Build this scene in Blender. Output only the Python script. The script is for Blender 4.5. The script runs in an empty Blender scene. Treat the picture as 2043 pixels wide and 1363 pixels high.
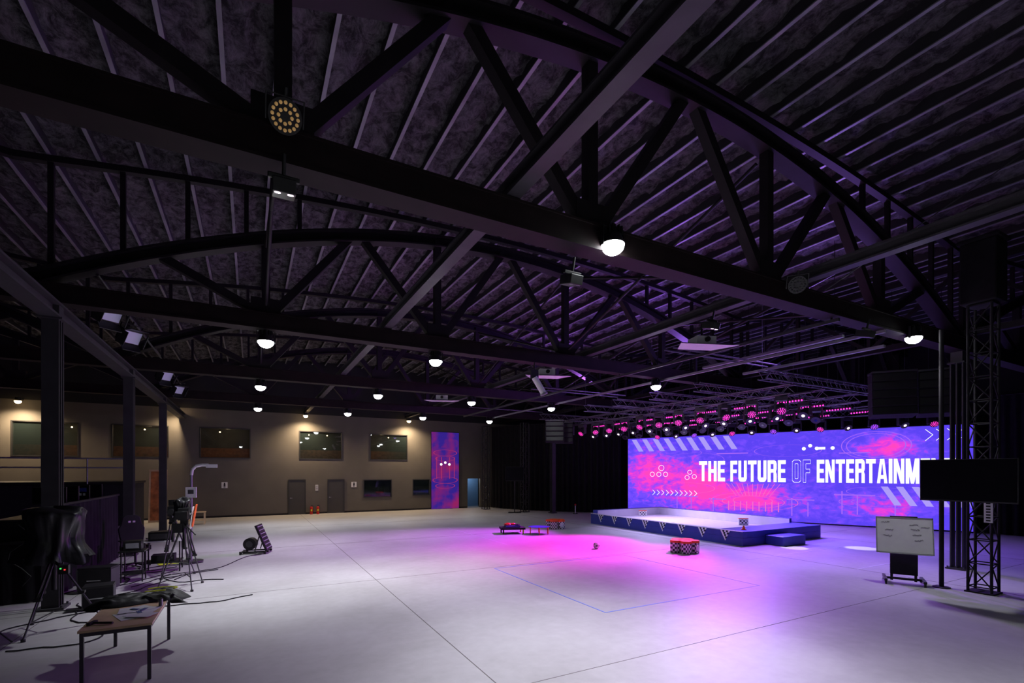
import bpy, math, random
from mathutils import Vector, Matrix, noise
random.seed(7)
scene = bpy.context.scene
try:
    scene.view_settings.view_transform = 'Standard'
    scene.view_settings.look = 'None'
except Exception as e:
    print(e)
D = bpy.data
COL = scene.collection

# ---------------------------------------------------------------- materials
MATS = {}
def mat(name, col, rough=0.6, metal=0.0, var=0.0, vscale=8.0, bump=0.0, bscale=20.0, bdist=0.02,
        emit=None, estr=1.0, spec=0.5, detail=4.0):
    if name in MATS: return MATS[name]
    m = D.materials.new(name); m.use_nodes = True
    nt = m.node_tree; N = nt.nodes; L = nt.links
    b = N['Principled BSDF']
    b.inputs['Base Color'].default_value = (*col, 1)
    b.inputs['Roughness'].default_value = rough
    b.inputs['Metallic'].default_value = metal
    b.inputs['Specular IOR Level'].default_value = spec
    tc = N.new('ShaderNodeTexCoord')
    n = N.new('ShaderNodeTexNoise'); n.inputs['Scale'].default_value = vscale
    n.inputs['Detail'].default_value = detail
    L.new(tc.outputs['Object'], n.inputs['Vector'])
    v = max(var, 0.03)
    r = N.new('ShaderNodeMapRange')
    r.inputs['From Min'].default_value = 0.3; r.inputs['From Max'].default_value = 0.7
    r.inputs['To Min'].default_value = 1 - v; r.inputs['To Max'].default_value = 1 + v
    L.new(n.outputs['Fac'], r.inputs['Value'])
    mx = N.new('ShaderNodeVectorMath'); mx.operation = 'SCALE'
    mx.inputs[0].default_value = col
    L.new(r.outputs['Result'], mx.inputs['Scale'])
    L.new(mx.outputs['Vector'], b.inputs['Base Color'])
    if bump > 0:
        n2 = N.new('ShaderNodeTexNoise'); n2.inputs['Scale'].default_value = bscale
        n2.inputs['Detail'].default_value = 6
        L.new(tc.outputs['Object'], n2.inputs['Vector'])
        bp = N.new('ShaderNodeBump'); bp.inputs['Strength'].default_value = bump
        bp.inputs['Distance'].default_value = bdist
        L.new(n2.outputs['Fac'], bp.inputs['Height'])
        L.new(bp.outputs['Normal'], b.inputs['Normal'])
    if emit is not None:
        b.inputs['Emission Color'].default_value = (*emit, 1)
        b.inputs['Emission Strength'].default_value = estr
    MATS[name] = m
    return m

STEEL = mat('black_painted_steel', (0.013, 0.010, 0.013), 0.6, 0, 0.25, 3, spec=.3)
STEELR = mat('dark_chord_steel', (0.014, 0.008, 0.009), 0.65, 0, 0.3, 3, spec=.25)
GIRD = mat('grey_black_beam', (0.055, 0.05, 0.06), 0.5, 0, 0.2, 3, spec=.3)
COLM = mat('column_grey', (0.05, 0.048, 0.055), 0.55, 0, 0.15, 3, spec=.3)
JOIST = mat('joist_web', (0.03, 0.028, 0.035), 0.6, 0, 0.2, 3)
JFL = mat('joist_flange', (0.24, 0.235, 0.27), 0.45, 0.1, 0.3, 1.5)
WALLF = mat('taupe_wall_paint', (0.128, 0.115, 0.1), 0.75, 0, 0.08, 1.2, 0.15, 60, 0.01)
WALLD = mat('black_wall_paint', (0.012, 0.012, 0.014), 0.8, 0, 0.2, 1.0)
CURT = mat('black_drape', (0.011, 0.010, 0.013), 0.9, 0, 0.3, 4, spec=.2)
BLK = mat('black_plastic', (0.012, 0.012, 0.013), 0.4, 0, 0.2, 6)
BLKM = mat('black_matte', (0.016, 0.015, 0.018), 0.8, 0, 0.2, 6, spec=.3)
DGREY = mat('dark_grey_metal', (0.08, 0.08, 0.085), 0.4, 0.5)
ALU = mat('aluminium', (0.5, 0.5, 0.52), 0.35, 0.9)
RIGM = mat('rig_truss_aluminium', (0.16, 0.16, 0.18), 0.4, 0.4)
GALV = mat('grey_rail', (0.3, 0.3, 0.34), 0.4, 0.3)
WHITE = mat('white_paint', (0.75, 0.75, 0.76), 0.5)
PAPER = mat('paper', (0.8, 0.8, 0.82), 0.8)
WOOD = mat('light_wood', (0.7, 0.5, 0.3), 0.5, 0, 0.12, 4)
ORANGE = mat('orange_vinyl', (0.9, 0.12, 0.02), 0.45)
RED = mat('red_paint', (0.6, 0.02, 0.015), 0.35)
YEL = mat('hi_vis_yellow', (0.7, 0.8, 0.03), 0.6)
NAVY = mat('navy_vinyl', (0.035, 0.055, 0.33), 0.45, 0, 0.1, 3)
LAV = mat('pale_pvc', (0.72, 0.68, 0.78), 0.5, 0, 0.05, 3)
TAPE = mat('blue_tape', (0.17, 0.25, 0.7), 0.5)
TAPEW = mat('white_tape', (0.62, 0.6, 0.7), 0.5)
JOINT = mat('joint_dark', (0.14, 0.12, 0.12), 0.8)
LENSW = mat('lens_white_lit', (0.9, 0.9, 0.9), 0.3, emit=(0.93, 0.98, 1.0), estr=40)
LENSO = mat('amber_led', (0.45, 0.28, 0.1), 0.3, emit=(1.0, 0.6, 0.22), estr=0.18)
LENSA = mat('amber_lamp_lit', (0.9, 0.7, 0.4), 0.3, emit=(1.0, 0.7, 0.35), estr=25)
LENSM = mat('lens_magenta', (0.5, 0.1, 0.4), 0.3, emit=(1.0, 0.03, 0.45), estr=2.6)
LENSP = mat('lens_violet', (0.3, 0.1, 0.5), 0.3, emit=(0.32, 0.05, 1.0), estr=3.0)
LENSK = mat('lens_pinkwhite', (0.8, 0.6, 0.7), 0.3, emit=(1.0, 0.78, 0.95), estr=3)
GLASSD = mat('dark_glass', (0.02, 0.025, 0.025), 0.04, 0, 0.1, spec=1.0)
SCRN = mat('black_screen', (0.006, 0.006, 0.008), 0.12)
WIN = mat('window_frame', (0.03, 0.03, 0.032), 0.5)
DOORM = mat('door_paint', (0.05, 0.047, 0.045), 0.55)

def checker_mat(name, scale):
    m = D.materials.new(name); m.use_nodes = True
    N = m.node_tree.nodes; L = m.node_tree.links
    tc = N.new('ShaderNodeTexCoord'); mp = N.new('ShaderNodeMapping')
    mp.inputs['Location'].default_value = (0.013, 0.017, 0.011)
    c = N.new('ShaderNodeTexChecker'); c.inputs['Scale'].default_value = scale
    c.inputs['Color1'].default_value = (0.03, 0.03, 0.04, 1)
    c.inputs['Color2'].default_value = (0.85, 0.85, 0.85, 1)
    L.new(tc.outputs['Object'], mp.inputs['Vector']); L.new(mp.outputs['Vector'], c.inputs['Vector'])
    L.new(c.outputs['Color'], N['Principled BSDF'].inputs['Base Color'])
    return m
CHK = checker_mat('checker_cloth', 14)

# ---------------------------------------------------------------- mesh builder
class B:
    def __init__(s):
        s.v = []; s.f = []; s.m = []; s.sm = []; s.mats = []
    def mi(s, m):
        if m not in s.mats: s.mats.append(m)
        return s.mats.index(m)
    def add(s, vs, fs, m, smooth=False):
        o = len(s.v); s.v.extend([tuple(v) for v in vs]); k = s.mi(m)
        for f in fs:
            s.f.append([o + i for i in f]); s.m.append(k); s.sm.append(smooth)
    def box(s, c, d, m, rot=None):
        c = Vector(c); hx, hy, hz = d[0]/2, d[1]/2, d[2]/2
        vs = [Vector((x, y, z)) for x in (-hx, hx) for y in (-hy, hy) for z in (-hz, hz)]
        if rot is not None: vs = [rot @ v for v in vs]
        vs = [c + v for v in vs]
        s.add(vs, [(0,1,3,2),(4,6,7,5),(0,4,5,1),(2,3,7,6),(0,2,6,4),(1,5,7,3)], m)
    def b2(s, lo, hi, m):
        s.box([(lo[i]+hi[i])/2 for i in range(3)], [hi[i]-lo[i] for i in range(3)], m)
    def beam(s, p, q, w, h, m):
        p = Vector(p); q = Vector(q); d = (q-p); L = d.length
        if L < 1e-5: return
        d.normalize(); up = Vector((0,0,1))
        if abs(d.z) > 0.97: up = Vector((0,1,0))
        sd = d.cross(up).normalized(); u = sd.cross(d).normalized()
        vs = []
        for e in (p, q):
            for a, b in ((-1,-1),(1,-1),(1,1),(-1,1)):
                vs.append(e + sd*a*w/2 + u*b*h/2)
        s.add(vs, [(3,2,1,0),(4,5,6,7),(0,1,5,4),(1,2,6,5),(2,3,7,6),(3,0,4,7)], m)
    def cyl(s, p, q, r, m, r2=None, n=12, caps=True, smooth=True):
        p = Vector(p); q = Vector(q); d = (q-p).normalized()
        if r2 is None: r2 = r
        a = Vector((0,0,1)) if abs(d.z) < 0.9 else Vector((1,0,0))
        x = d.cross(a).normalized(); y = d.cross(x).normalized()
        vs = []
        for e, rr in ((p, r), (q, r2)):
            for i in range(n):
                t = 2*math.pi*i/n
                vs.append(e + x*math.cos(t)*rr + y*math.sin(t)*rr)
        s.add(vs, [(i, (i+1) % n, n+(i+1) % n, n+i) for i in range(n)], m, smooth)
        if caps:
            s.add(vs[:n], [tuple(range(n))[::-1]], m); s.add(vs[n:], [tuple(range(n))], m)
    def tube(s, pts, r, m, n=6):
        for a, b in zip(pts[:-1], pts[1:]): s.cyl(a, b, r, m, n=n)
    def sph(s, c, r, m, nu=16, nv=10, sc=(1,1,1), v0=0.0, v1=1.0, rot=None, ns=0, seed=0, nf=2.0):
        vs = []; fs = []
        for j in range(nv+1):
            ph = math.pi*(v0+(v1-v0)*j/nv)
            for i in range(nu):
                th = 2*math.pi*i/nu
                d = Vector((math.sin(ph)*math.cos(th), math.sin(ph)*math.sin(th), math.cos(ph)))
                k = 1.0
                if ns: k += ns*noise.noise(d*nf+Vector((seed*3.1, seed*1.7, 0)))
                p = Vector((d.x*r*sc[0]*k, d.y*r*sc[1]*k, d.z*r*sc[2]*k))
                if rot is not None: p = rot @ p
                vs.append(Vector(c)+p)
        for j in range(nv):
            for i in range(nu):
                fs.append((j*nu+i, (j+1)*nu+i, (j+1)*nu+(i+1) % nu, j*nu+(i+1) % nu))
        s.add(vs, fs, m, True)
    def poly(s, pts, m): s.add(pts, [tuple(range(len(pts)))], m)
    def ring(s, c, r, t, ax1, ax2, m, n=32, k=1.0):
        c = Vector(c); a = Vector(ax1); b = Vector(ax2); vs = []
        for i in range(n):
            th = 2*math.pi*i/n
            for rr in (r-t/2, r+t/2):
                vs.append(c + a*math.cos(th)*rr + b*math.sin(th)*rr*k)
        s.add(vs, [(2*i, 2*i+1, (2*((i+1) % n))+1, 2*((i+1) % n)) for i in range(n)], m)
    def obj(s, name, loc=(0,0,0), rot=(0,0,0), parent=None, bevel=0.0):
        me = D.meshes.new(name)
        me.from_pydata(s.v, [], s.f)
        for m in s.mats: me.materials.append(m)
        me.polygons.foreach_set('material_index', s.m)
        me.polygons.foreach_set('use_smooth', s.sm)
        me.update()
        o = D.objects.new(name, me); o.location = loc; o.rotation_euler = rot
        COL.objects.link(o)
        if parent: o.parent = parent
        if bevel > 0:
            md = o.modifiers.new('bevel', 'BEVEL'); md.width = bevel; md.segments = 2
            md.limit_method = 'ANGLE'
        return o

def empty(name, loc=(0,0,0), rot=(0,0,0)):
    o = D.objects.new(name, None); o.location = loc; o.rotation_euler = rot
    COL.objects.link(o); return o
def inst(name, me, loc, rot=(0,0,0), sc=1.0):
    o = D.objects.new(name, me); o.location = loc; o.rotation_euler = rot; o.scale = (sc, sc, sc)
    COL.objects.link(o); return o
def aim(frm, to):
    return (Vector(to)-Vector(frm)).to_track_quat('-Z', 'Y').to_euler()
def spot(name, loc, to, power, col, deg, blend=0.8, rad=0.1):
    l = D.lights.new(name, 'SPOT'); l.energy = power; l.color = col
    l.spot_size = math.radians(deg); l.spot_blend = blend; l.shadow_soft_size = rad
    o = D.objects.new(name, l); o.location = loc; o.rotation_euler = aim(loc, to)
    COL.objects.link(o); return o

# ---------------------------------------------------------------- camera
TH = 28.44
cam = D.cameras.new('camera'); cam.sensor_width = 36; cam.lens = 963/2043*36
cam.shift_y = 259.5/2043; cam.clip_start = 0.05; cam.clip_end = 200
co = D.objects.new('camera', cam); co.location = (0, 0, 2.6)
co.rotation_euler = (math.radians(90), 0, math.radians(-TH)); COL.objects.link(co)
scene.camera = co

w = D.worlds.new('world'); scene.world = w; w.use_nodes = True
w.node_tree.nodes['Background'].inputs[0].default_value = (0.5, 0.5, 0.7, 1)
w.node_tree.nodes['Background'].inputs[1].default_value = 0.01

# ---------------------------------------------------------------- room shell
XL, XR, YN, YF = -14.0, 29.5, -8.0, 31.9
def floor_mat():
    m = D.materials.new('sealed_concrete'); m.use_nodes = True
    N = m.node_tree.nodes; L = m.node_tree.links; b = N['Principled BSDF']
    tc = N.new('ShaderNodeTexCoord')
    n1 = N.new('ShaderNodeTexNoise'); n1.inputs['Scale'].default_value = 0.35; n1.inputs['Detail'].default_value = 8
    n1.inputs['Roughness'].default_value = 0.65
    n2 = N.new('ShaderNodeTexNoise'); n2.inputs['Scale'].default_value = 6; n2.inputs['Detail'].default_value = 8
    L.new(tc.outputs['Object'], n1.inputs['Vector']); L.new(tc.outputs['Object'], n2.inputs['Vector'])
    cr = N.new('ShaderNodeValToRGB')
    cr.color_ramp.elements[0].position = 0.33; cr.color_ramp.elements[0].color = (0.38, 0.37, 0.375, 1)
    cr.color_ramp.elements[1].position = 0.6; cr.color_ramp.elements[1].color = (0.48, 0.47, 0.485, 1)
    L.new(n1.outputs['Fac'], cr.inputs['Fac'])
    cr2 = N.new('ShaderNodeMapRange'); cr2.inputs['From Min'].default_value = 0.3; cr2.inputs['From Max'].default_value = 0.7
    cr2.inputs['To Min'].default_value = 0.95; cr2.inputs['To Max'].default_value = 1.04
    L.new(n2.outputs['Fac'], cr2.inputs['Value'])
    mx = N.new('ShaderNodeVectorMath'); mx.operation = 'SCALE'
    L.new(cr.outputs['Color'], mx.inputs[0]); L.new(cr2.outputs['Result'], mx.inputs['Scale'])
    L.new(mx.outputs['Vector'], b.inputs['Base Color'])
    rr = N.new('ShaderNodeMapRange'); rr.inputs['To Min'].default_value = 0.42; rr.inputs['To Max'].default_value = 0.62
    L.new(n1.outputs['Fac'], rr.inputs['Value']); L.new(rr.outputs['Result'], b.inputs['Roughness'])
    b.inputs['Specular IOR Level'].default_value = .4
    return m
FL = floor_mat()
b = B(); b.b2((XL-0.2, YN-0.2, -0.2), (XR+0.2, YF+3.5, 0.0), FL); b.obj('floor')
b = B()
for x in (-3.2, 2.65, 14.2, 20.0):
    b.b2((x-0.006, YN, 0.0), (x+0.006, YF, 0.0025), JOINT)
for y in (-1.4, 5.1, 11.75, 18.3, 24.9):
    b.b2((XL, y-0.004, 0.0), (XR, y+0.004, 0.0025), JOINT)
b.obj('trim_floor_joints')
b = B()
x0, x1, y0, y1 = 5.75, 10.2, 7.0, 11.6; t = 0.015
for lo, hi in (((x0-t, y0, 0), (x0+t, y1, 0.003)), ((x1-t, y0, 0), (x1+t, y1, 0.003)),
               ((x0, y0-t, 0), (x1, y0+t, 0.003)), ((x0, y1-t, 0), (x1, y1+t, 0.003))):
    b.b2(lo, hi, TAPE)
b.b2((14.2, 6.9, 0), (17.8, 6.94, .003), TAPEW); b.b2((12.9, 9.2, 0), (17.8, 9.24, .003), TAPEW)
b.b2((8.0, 15.2, 0), (8.03, 21, .003), TAPEW); b.b2((5, 21, 0), (11.5, 21.03, .003), TAPEW)
b.obj('floor_marking_tape')

# roof
def tt(x):
    c = 6.4
    while x < c-10.2-1e-6: c -= 20.4
    while x > c+10.2+1e-6: c += 20.4
    return (x-c)/10.2
def Hr(x): return 9.45-0.7*tt(x)**2
def Ha(x): return 6.2+2.7*(1-tt(x)**2)

FOAM = D.materials.new('spray_foam_insulation'); FOAM.use_nodes = True
N = FOAM.node_tree.nodes; L = FOAM.node_tree.links; bs = N['Principled BSDF']
tc = N.new('ShaderNodeTexCoord')
n1 = N.new('ShaderNodeTexNoise'); n1.inputs['Scale'].default_value = 4.2; n1.inputs['Detail'].default_value = 10; n1.inputs['Roughness'].default_value = 0.78
n1.inputs['Distortion'].default_value = .4
mp = N.new('ShaderNodeMapping'); mp.inputs['Scale'].default_value = (1.0, .7, 1)
L.new(tc.outputs['Object'], mp.inputs['Vector']); L.new(mp.outputs['Vector'], n1.inputs['Vector'])
cr = N.new('ShaderNodeValToRGB'); cr.color_ramp.elements[0].position = 0.42; cr.color_ramp.elements[0].color = (0.035, 0.033, 0.04, 1)
cr.color_ramp.elements[1].position = 0.62; cr.color_ramp.elements[1].color = (0.33, 0.32, 0.355, 1)
L.new(n1.outputs['Fac'], cr.inputs['Fac']); L.new(cr.outputs['Color'], bs.inputs['Base Color'])
bp = N.new('ShaderNodeBump'); bp.inputs['Strength'].default_value = 1.0; bp.inputs['Distance'].default_value = 0.3
L.new(n1.outputs['Fac'], bp.inputs['Height']); L.new(bp.outputs['Normal'], bs.inputs['Normal'])
bs.inputs['Roughness'].default_value = 0.85

JS = 0.74
b = B(); nx, ny = 400, 280; vs = []; fs = []
for i in range(nx+1):
    x = XL+(XR-XL)*i/nx
    for j in range(ny+1):
        y = YN+(YF-YN)*j/ny
        vs.append((x, y, Hr(x)-.04+0.09*noise.noise(Vector((x*2.6, y*1.9, 0)))+0.10*noise.noise(Vector((x*5.5, y*4, 4)))))
for i in range(nx):
    for j in range(ny):
        a = i*(ny+1)+j; fs.append((a, a+1, a+ny+2, a+ny+1))
b.add(vs, fs, FOAM, True)
b.obj('ceiling')
b = B(); x = XL+0.3
while x < XR:
    z = Hr(x)
    b.b2((x-0.02, YN, z-0.22), (x+0.02, YF, z+0.03), JOIST)
    b.b2((x-0.032, YN, z-0.24), (x+0.032, YF, z-0.22), JFL)
    x += JS
b.obj('ceiling_joists')

XA, XB = XL, XR
WINS = [(-10.14, -7.64, 3.35, 5.08), (-6.35, -3.9, 3.35, 5.08), (-2.5, 0.0, 3.35, 5.08), (2.59, 5.09, 3.35, 5.08), (6.8, 9.28, 3.35, 5.06),
        (6.39, 8.23, 0.92, 2.08), (9.63, 10.85, 0.98, 2.08), (13.66, 14.65, 0.0, 2.1)]
def wall_with_holes(y0, y1, holes, z0, z1, m, b):
    xs = sorted(set([XA, XB]+[h[0] for h in holes]+[h[1] for h in holes]))
    for a, c in zip(xs[:-1], xs[1:]):
        hs = sorted([(h[2], h[3]) for h in holes if h[0] <= a+1e-6 and h[1] >= c-1e-6])
        z = z0
        for lo, hi in hs:
            if lo > z: b.b2((a, y0, z), (c, y1, lo), m)
            z = hi
        if z < z1: b.b2((a, y0, z), (c, y1, z1), m)
b = B()
wall_with_holes(YF, YF+0.25, WINS, 0, 6.1, WALLF, b)
b.b2((XA, YF, 6.1), (XB, YF+0.25, 9.6), WALLD)
b.obj('wall_far')
b = B()
for a, c in ((XA, 1.99), (2.96, 4.2), (5.22, 13.6)): b.b2((a, YF-0.02, 0), (c, YF, 0.1), BLKM)
b.obj('baseboard_far')
b = B(); b.b2((XL-0.2, YN, 0), (XL, YF, 9.6), WALLD); b.obj('wall_left')
b = B(); b.b2((XR, YN, 0), (XR+0.2, YF, 9.6), WALLD); b.obj('wall_right')
b = B(); b.b2((XL-.2, YN-0.2, 0), (XR+.2, YN, 9.6), WALLD); b.obj('wall_near')

ROOMW = mat('back_room_wall', (0.07, 0.065, 0.055), 0.8, 0, .3, 2)
BRICK = mat('back_room_brick', (0.3, 0.12, 0.06), 0.8, 0, .4, 6)
b = B()
b.b2((XA, YF+3.2, 0), (16, YF+3.3, 5.6), ROOMW)
b.b2((XA, YF+3.1, 3.3), (13, YF+3.2, 4.05), BRICK)
b.b2((XA, YF+0.25, 5.55), (16, YF+3.3, 5.65), ROOMW)
b.b2((XA, YF+0.25, 3.1), (13, YF+3.2, 3.2), ROOMW)
b.obj('wall_back_rooms')
GL = D.materials.new('window_glass'); GL.use_nodes = True
g = GL.node_tree.nodes['Principled BSDF']
g.inputs['Roughness'].default_value = 0.02
g.inputs['Alpha'].default_value = 0.5; g.inputs['Base Color'].default_value = (0.02, 0.03, 0.03, 1)
g.inputs['Specular IOR Level'].default_value = 1.0
for i, (a, c, z0, z1) in enumerate(WINS[:7]):
    b = B(); f = 0.05
    b.b2((a, YF-0.03, z0), (a+f, YF+0.2, z1), WIN); b.b2((c-f, YF-0.03, z0), (c, YF+0.2, z1), WIN)
    b.b2((a+f, YF-0.03, z1-f), (c-f, YF+0.2, z1), WIN); b.b2((a+f, YF-0.03, z0), (c-f, YF+0.2, z0+f), WIN)
    b.b2((a+f, YF+0.05, z0+f), (c-f, YF+0.06, z1-f), GL)
    b.obj('window_%d' % (i+1))
b = B()
for x in (-9.2, -8.3, -5.2, -1.6, 3.3, 4.4, 8.4):
    b.cyl((x, YF+1.6, 5.0), (x, YF+1.6, 5.56), 0.02, BLK)
    b.sph((x, YF+1.6, 4.95), 0.04, LENSA)
b.obj('back_room_pendants')
for x in (-8.8, -5, -1.2, 3.8, 8.0):
    l = D.lights.new('back_room_lamp', 'POINT'); l.energy = 34; l.color = (1, .72, .42); l.shadow_soft_size = .1
    o = D.objects.new('back_room_lamp', l); o.location = (x, YF+1.9, 4.9); COL.objects.link(o)

for i, (a, c) in enumerate(((1.99, 2.96), (4.2, 5.22))):
    b = B()
    b.b2((a, YF-0.05, 0), (a+0.06, YF-.002, 2.12), WIN); b.b2((c-0.06, YF-0.05, 0), (c, YF-.002, 2.12), WIN)
    b.b2((a+.06, YF-0.05, 2.06), (c-.06, YF-.002, 2.12), WIN)
    b.b2((a+0.06, YF-0.03, 0.01), (c-0.06, YF-.002, 2.06), DOORM)
    b.box((a+0.16, YF-0.07, 1.0), (0.12, 0.03, 0.02), ALU); b.cyl((a+.12, YF-.07, 1.0), (a+.12, YF-.03, 1.0), .025, ALU)
    b.obj('door_%d' % (i+1))
b = B(); BLU = mat('corridor_blue', (0.15, 0.3, 0.55), 0.7)
b.b2((13.3, YF+1.6, 0), (15.2, YF+1.7, 2.6), BLU)
b.b2((13.95, YF+1.57, 1.2), (14.25, YF+1.6, 1.75), PAPER); b.b2((13.2, YF+.25, 2.6), (15.3, YF+1.7, 2.7), ROOMW)
b.obj('corridor_wall')
l = D.lights.new('corridor_lamp', 'POINT'); l.energy = 20; l.color = (.8, .9, 1); l.shadow_soft_size = .1
o = D.objects.new('corridor_lamp', l); o.location = (14.2, YF+.8, 2.2); COL.objects.link(o)

def pict_sign(x, z, w_, h_):
    b = B(); b.box((x, YF-0.012, z), (w_, 0.02, h_), WHITE)
    b.cyl((x, YF-0.026, z+h_*.28), (x, YF-0.022, z+h_*.28), w_*.13, BLKM)
    b.box((x, YF-0.024, z+h_*.02), (w_*.3, .004, h_*.3), BLKM)
    b.box((x-w_*.08, YF-0.024, z-h_*.27), (w_*.1, .004, h_*.28), BLKM); b.box((x+w_*.08, YF-0.024, z-h_*.27), (w_*.1, .004, h_*.28), BLKM)
    b.obj('restroom_sign')
pict_sign(-1.3, 1.83, .3, .34); pict_sign(5.8, 1.77, .32, .34)
b = B(); b.box((3.59, YF-.012, 1.6), (.16, .02, .36), WHITE)
for k in range(5): b.box((3.59, YF-.024, 1.72-k*.06), (.1, .004, .02), BLKM)
b.obj('wall_notice')

# ---------------------------------------------------------------- trusses
def truss(Y, xmin, xmax):
    b = B()
    b.b2((xmin, Y-0.15, 5.82), (xmax, Y-0.11, 6.12), STEELR)
    b.b2((xmin, Y+0.11, 5.82), (xmax, Y+0.15, 6.12), STEELR)
    b.b2((xmin, Y-0.17, 5.78), (xmax, Y+0.17, 5.82), STEELR)
    b.b2((xmin, Y-0.17, 6.12), (xmax, Y+0.17, 6.15), STEELR)
    n = 90; prev = None
    for i in range(n+1):
        x = xmin+(xmax-xmin)*i/n
        p = (x, Y, Ha(x))
        if prev is not None: 
            b.beam(prev, p, 0.3, 0.05, STEEL)
            b.beam((prev[0], Y, prev[2]-.12), (p[0], Y, p[2]-.12), 0.06, 0.26, STEEL)
            b.beam((prev[0], Y, prev[2]-.25), (p[0], Y, p[2]-.25), 0.3, 0.04, STEEL)
            b.beam((prev[0], Y, Hr(prev[0])-.31), (p[0], Y, Hr(p[0])-.31), 0.14, 0.12, STEEL)
        prev = p
    for c in (-14.0, 6.4, 26.8):
        bots = [c+k for k in (-10.2, -6.1, -2.05, 2.05, 6.1, 10.2)]
        tops = [c+k for k in (-8.15, -4.1, 0, 4.1, 8.15)]
        for k, x in enumerate(bots):
            if not (xmin <= x <= xmax): continue
            if 0 < k < 5: 
                b.beam((x, Y, 6.1), (x, Y, Ha(x)-.1), 0.17, 0.17, STEEL)
                b.box((x, Y, 6.3), (.6, .2, .35), STEEL)
            for t_ in ([tops[k-1]] if k > 0 else [])+([tops[k]] if k < 5 else []):
                if xmin <= t_ <= xmax and 0 < k < 5:
                    sg = 1 if t_ > x else -1
                    b.beam((x+sg*.12, Y, 6.15), (t_-sg*.12, Y, Ha(t_)-.15), 0.17, 0.17, STEEL)
        for k in range(-9, 10):
            x = c+k*1.08
            if xmin <= x <= xmax and abs(k) > 4:
                b.beam((x, Y, Ha(x)), (x, Y, Hr(x)-.3), 0.09, 0.09, STEEL)
    b.obj('roof_truss')
TY = [-0.9, 5.65, 12.2, 18.75, 25.3]
for Y in TY: truss(Y, XL, XR)

for X in (3.0, 9.2):
    b = B()
    b.b2((X-0.1, YN, 6.17), (X+0.1, YF, 6.2), GIRD); b.b2((X-0.1, YN, 6.35), (X+0.1, YF, 6.38), GIRD)
    b.b2((X-0.02, YN, 6.2), (X+0.02, YF, 6.35), GIRD)
    b.obj('longitudinal_beam')
b = B(); X = -3.3
b.b2((X-0.16, YN, 5.5), (X+0.16, YF, 5.54), COLM); b.b2((X-0.03, YN, 5.54), (X+0.03, YF, 5.74), COLM)
b.b2((X-0.16, YN, 5.74), (X+0.16, YF, 5.78), COLM)
b.obj('column_line_beam')
def lattice_girder(X, z0, z1, ya, yb, step):
    b = B()
    b.b2((X-.1, ya, z0), (X+.1, yb, z0+.16), STEEL); b.b2((X-.1, ya, z1-.16), (X+.1, yb, z1), STEEL)
    y = ya; k = 0
    while y+step <= yb+.01:
        b.beam((X, y, z0+.1), (X, y, z1-.1), .1, .1, STEEL)
        b.beam((X, y, z0+.1 if k % 2 else z1-.1), (X, y+step, z1-.1 if k % 2 else z0+.1), .1, .1, STEEL)
        y += step; k += 1
    b.obj('lattice_girder')
lattice_girder(16.6, 6.16, 8.1, YN+.5, YF-.3, 2.18)
for X in (0.3, 8.45, 12.5):
    for a, c in zip(TY[1:-1], TY[2:]):
        b = B()
        b.cyl((X, a+.2, 6.3), (X, c-.2, Ha(X)-.35), .035, STEEL, n=6)
        b.cyl((X, c-.2, 6.3), (X, a+.2, Ha(X)-.35), .035, STEEL, n=6)
        b.obj('sway_brace')
for x, y in ((-3.3, 12.2), (-3.3, 18.75), (-3.3, 25.3), (16.6, 25.3), (16.6, 5.65)):
    b = B(); hw = .125
    b.box((x, y, 2.77), (2*hw, .03, 5.46), COLM); b.box((x, y-hw, 2.77), (2*hw, .03, 5.46), COLM); b.box((x, y+hw, 2.77), (2*hw, .03, 5.46), COLM)
    b.box((x, y, 0.02), (.42, .42, .04), COLM); b.box((x, y, 5.49), (.36, .36, .04), COLM)
    b.box((x, y, 5.64), (.25, .25, .3), COLM)
    for dx, dy in ((.17, .17), (-.17, .17), (.17, -.17), (-.17, -.17)): b.cyl((x+dx, y+dy, .04), (x+dx, y+dy, .08), .02, DGREY, n=6)
    b.obj('steel_column')
b = B()
for X, z in ((10.6, 5.7), (12.45, 5.72)):
    b.b2((X-.03, 5.5, z-.02), (X+.03, 25.3, z+.05), GIRD if X != 12.45 else GALV)
    for Y in TY[1:]: b.cyl((X, Y, z), (X, Y, 5.82), .02, STEEL, n=6)
for Y in (8.9, 9.2, 15.5, 16.0, 22):
    b.cyl((9.5, Y, 5.78), (13.8, Y, 5.78), .025, DGREY, n=8)
b.obj('equipment_rails')
for X in (12.9, 14.9):
    b = B(); b.b2((X-.05, 6.6, 5.92), (X+.05, 10.8, 5.99), GALV)
    for y in (6.8, 8.7, 10.6): b.cyl((X, y, 5.99), (X, y, 8.4), .008, STEEL, n=4)
    b.obj('suspended_cable_tray')
b = B(); b.cyl((11.8, 2.2, 8.5), (9.9, 5.4, 6.15), .01, DGREY, n=5); b.obj('suspension_cable')

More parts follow.
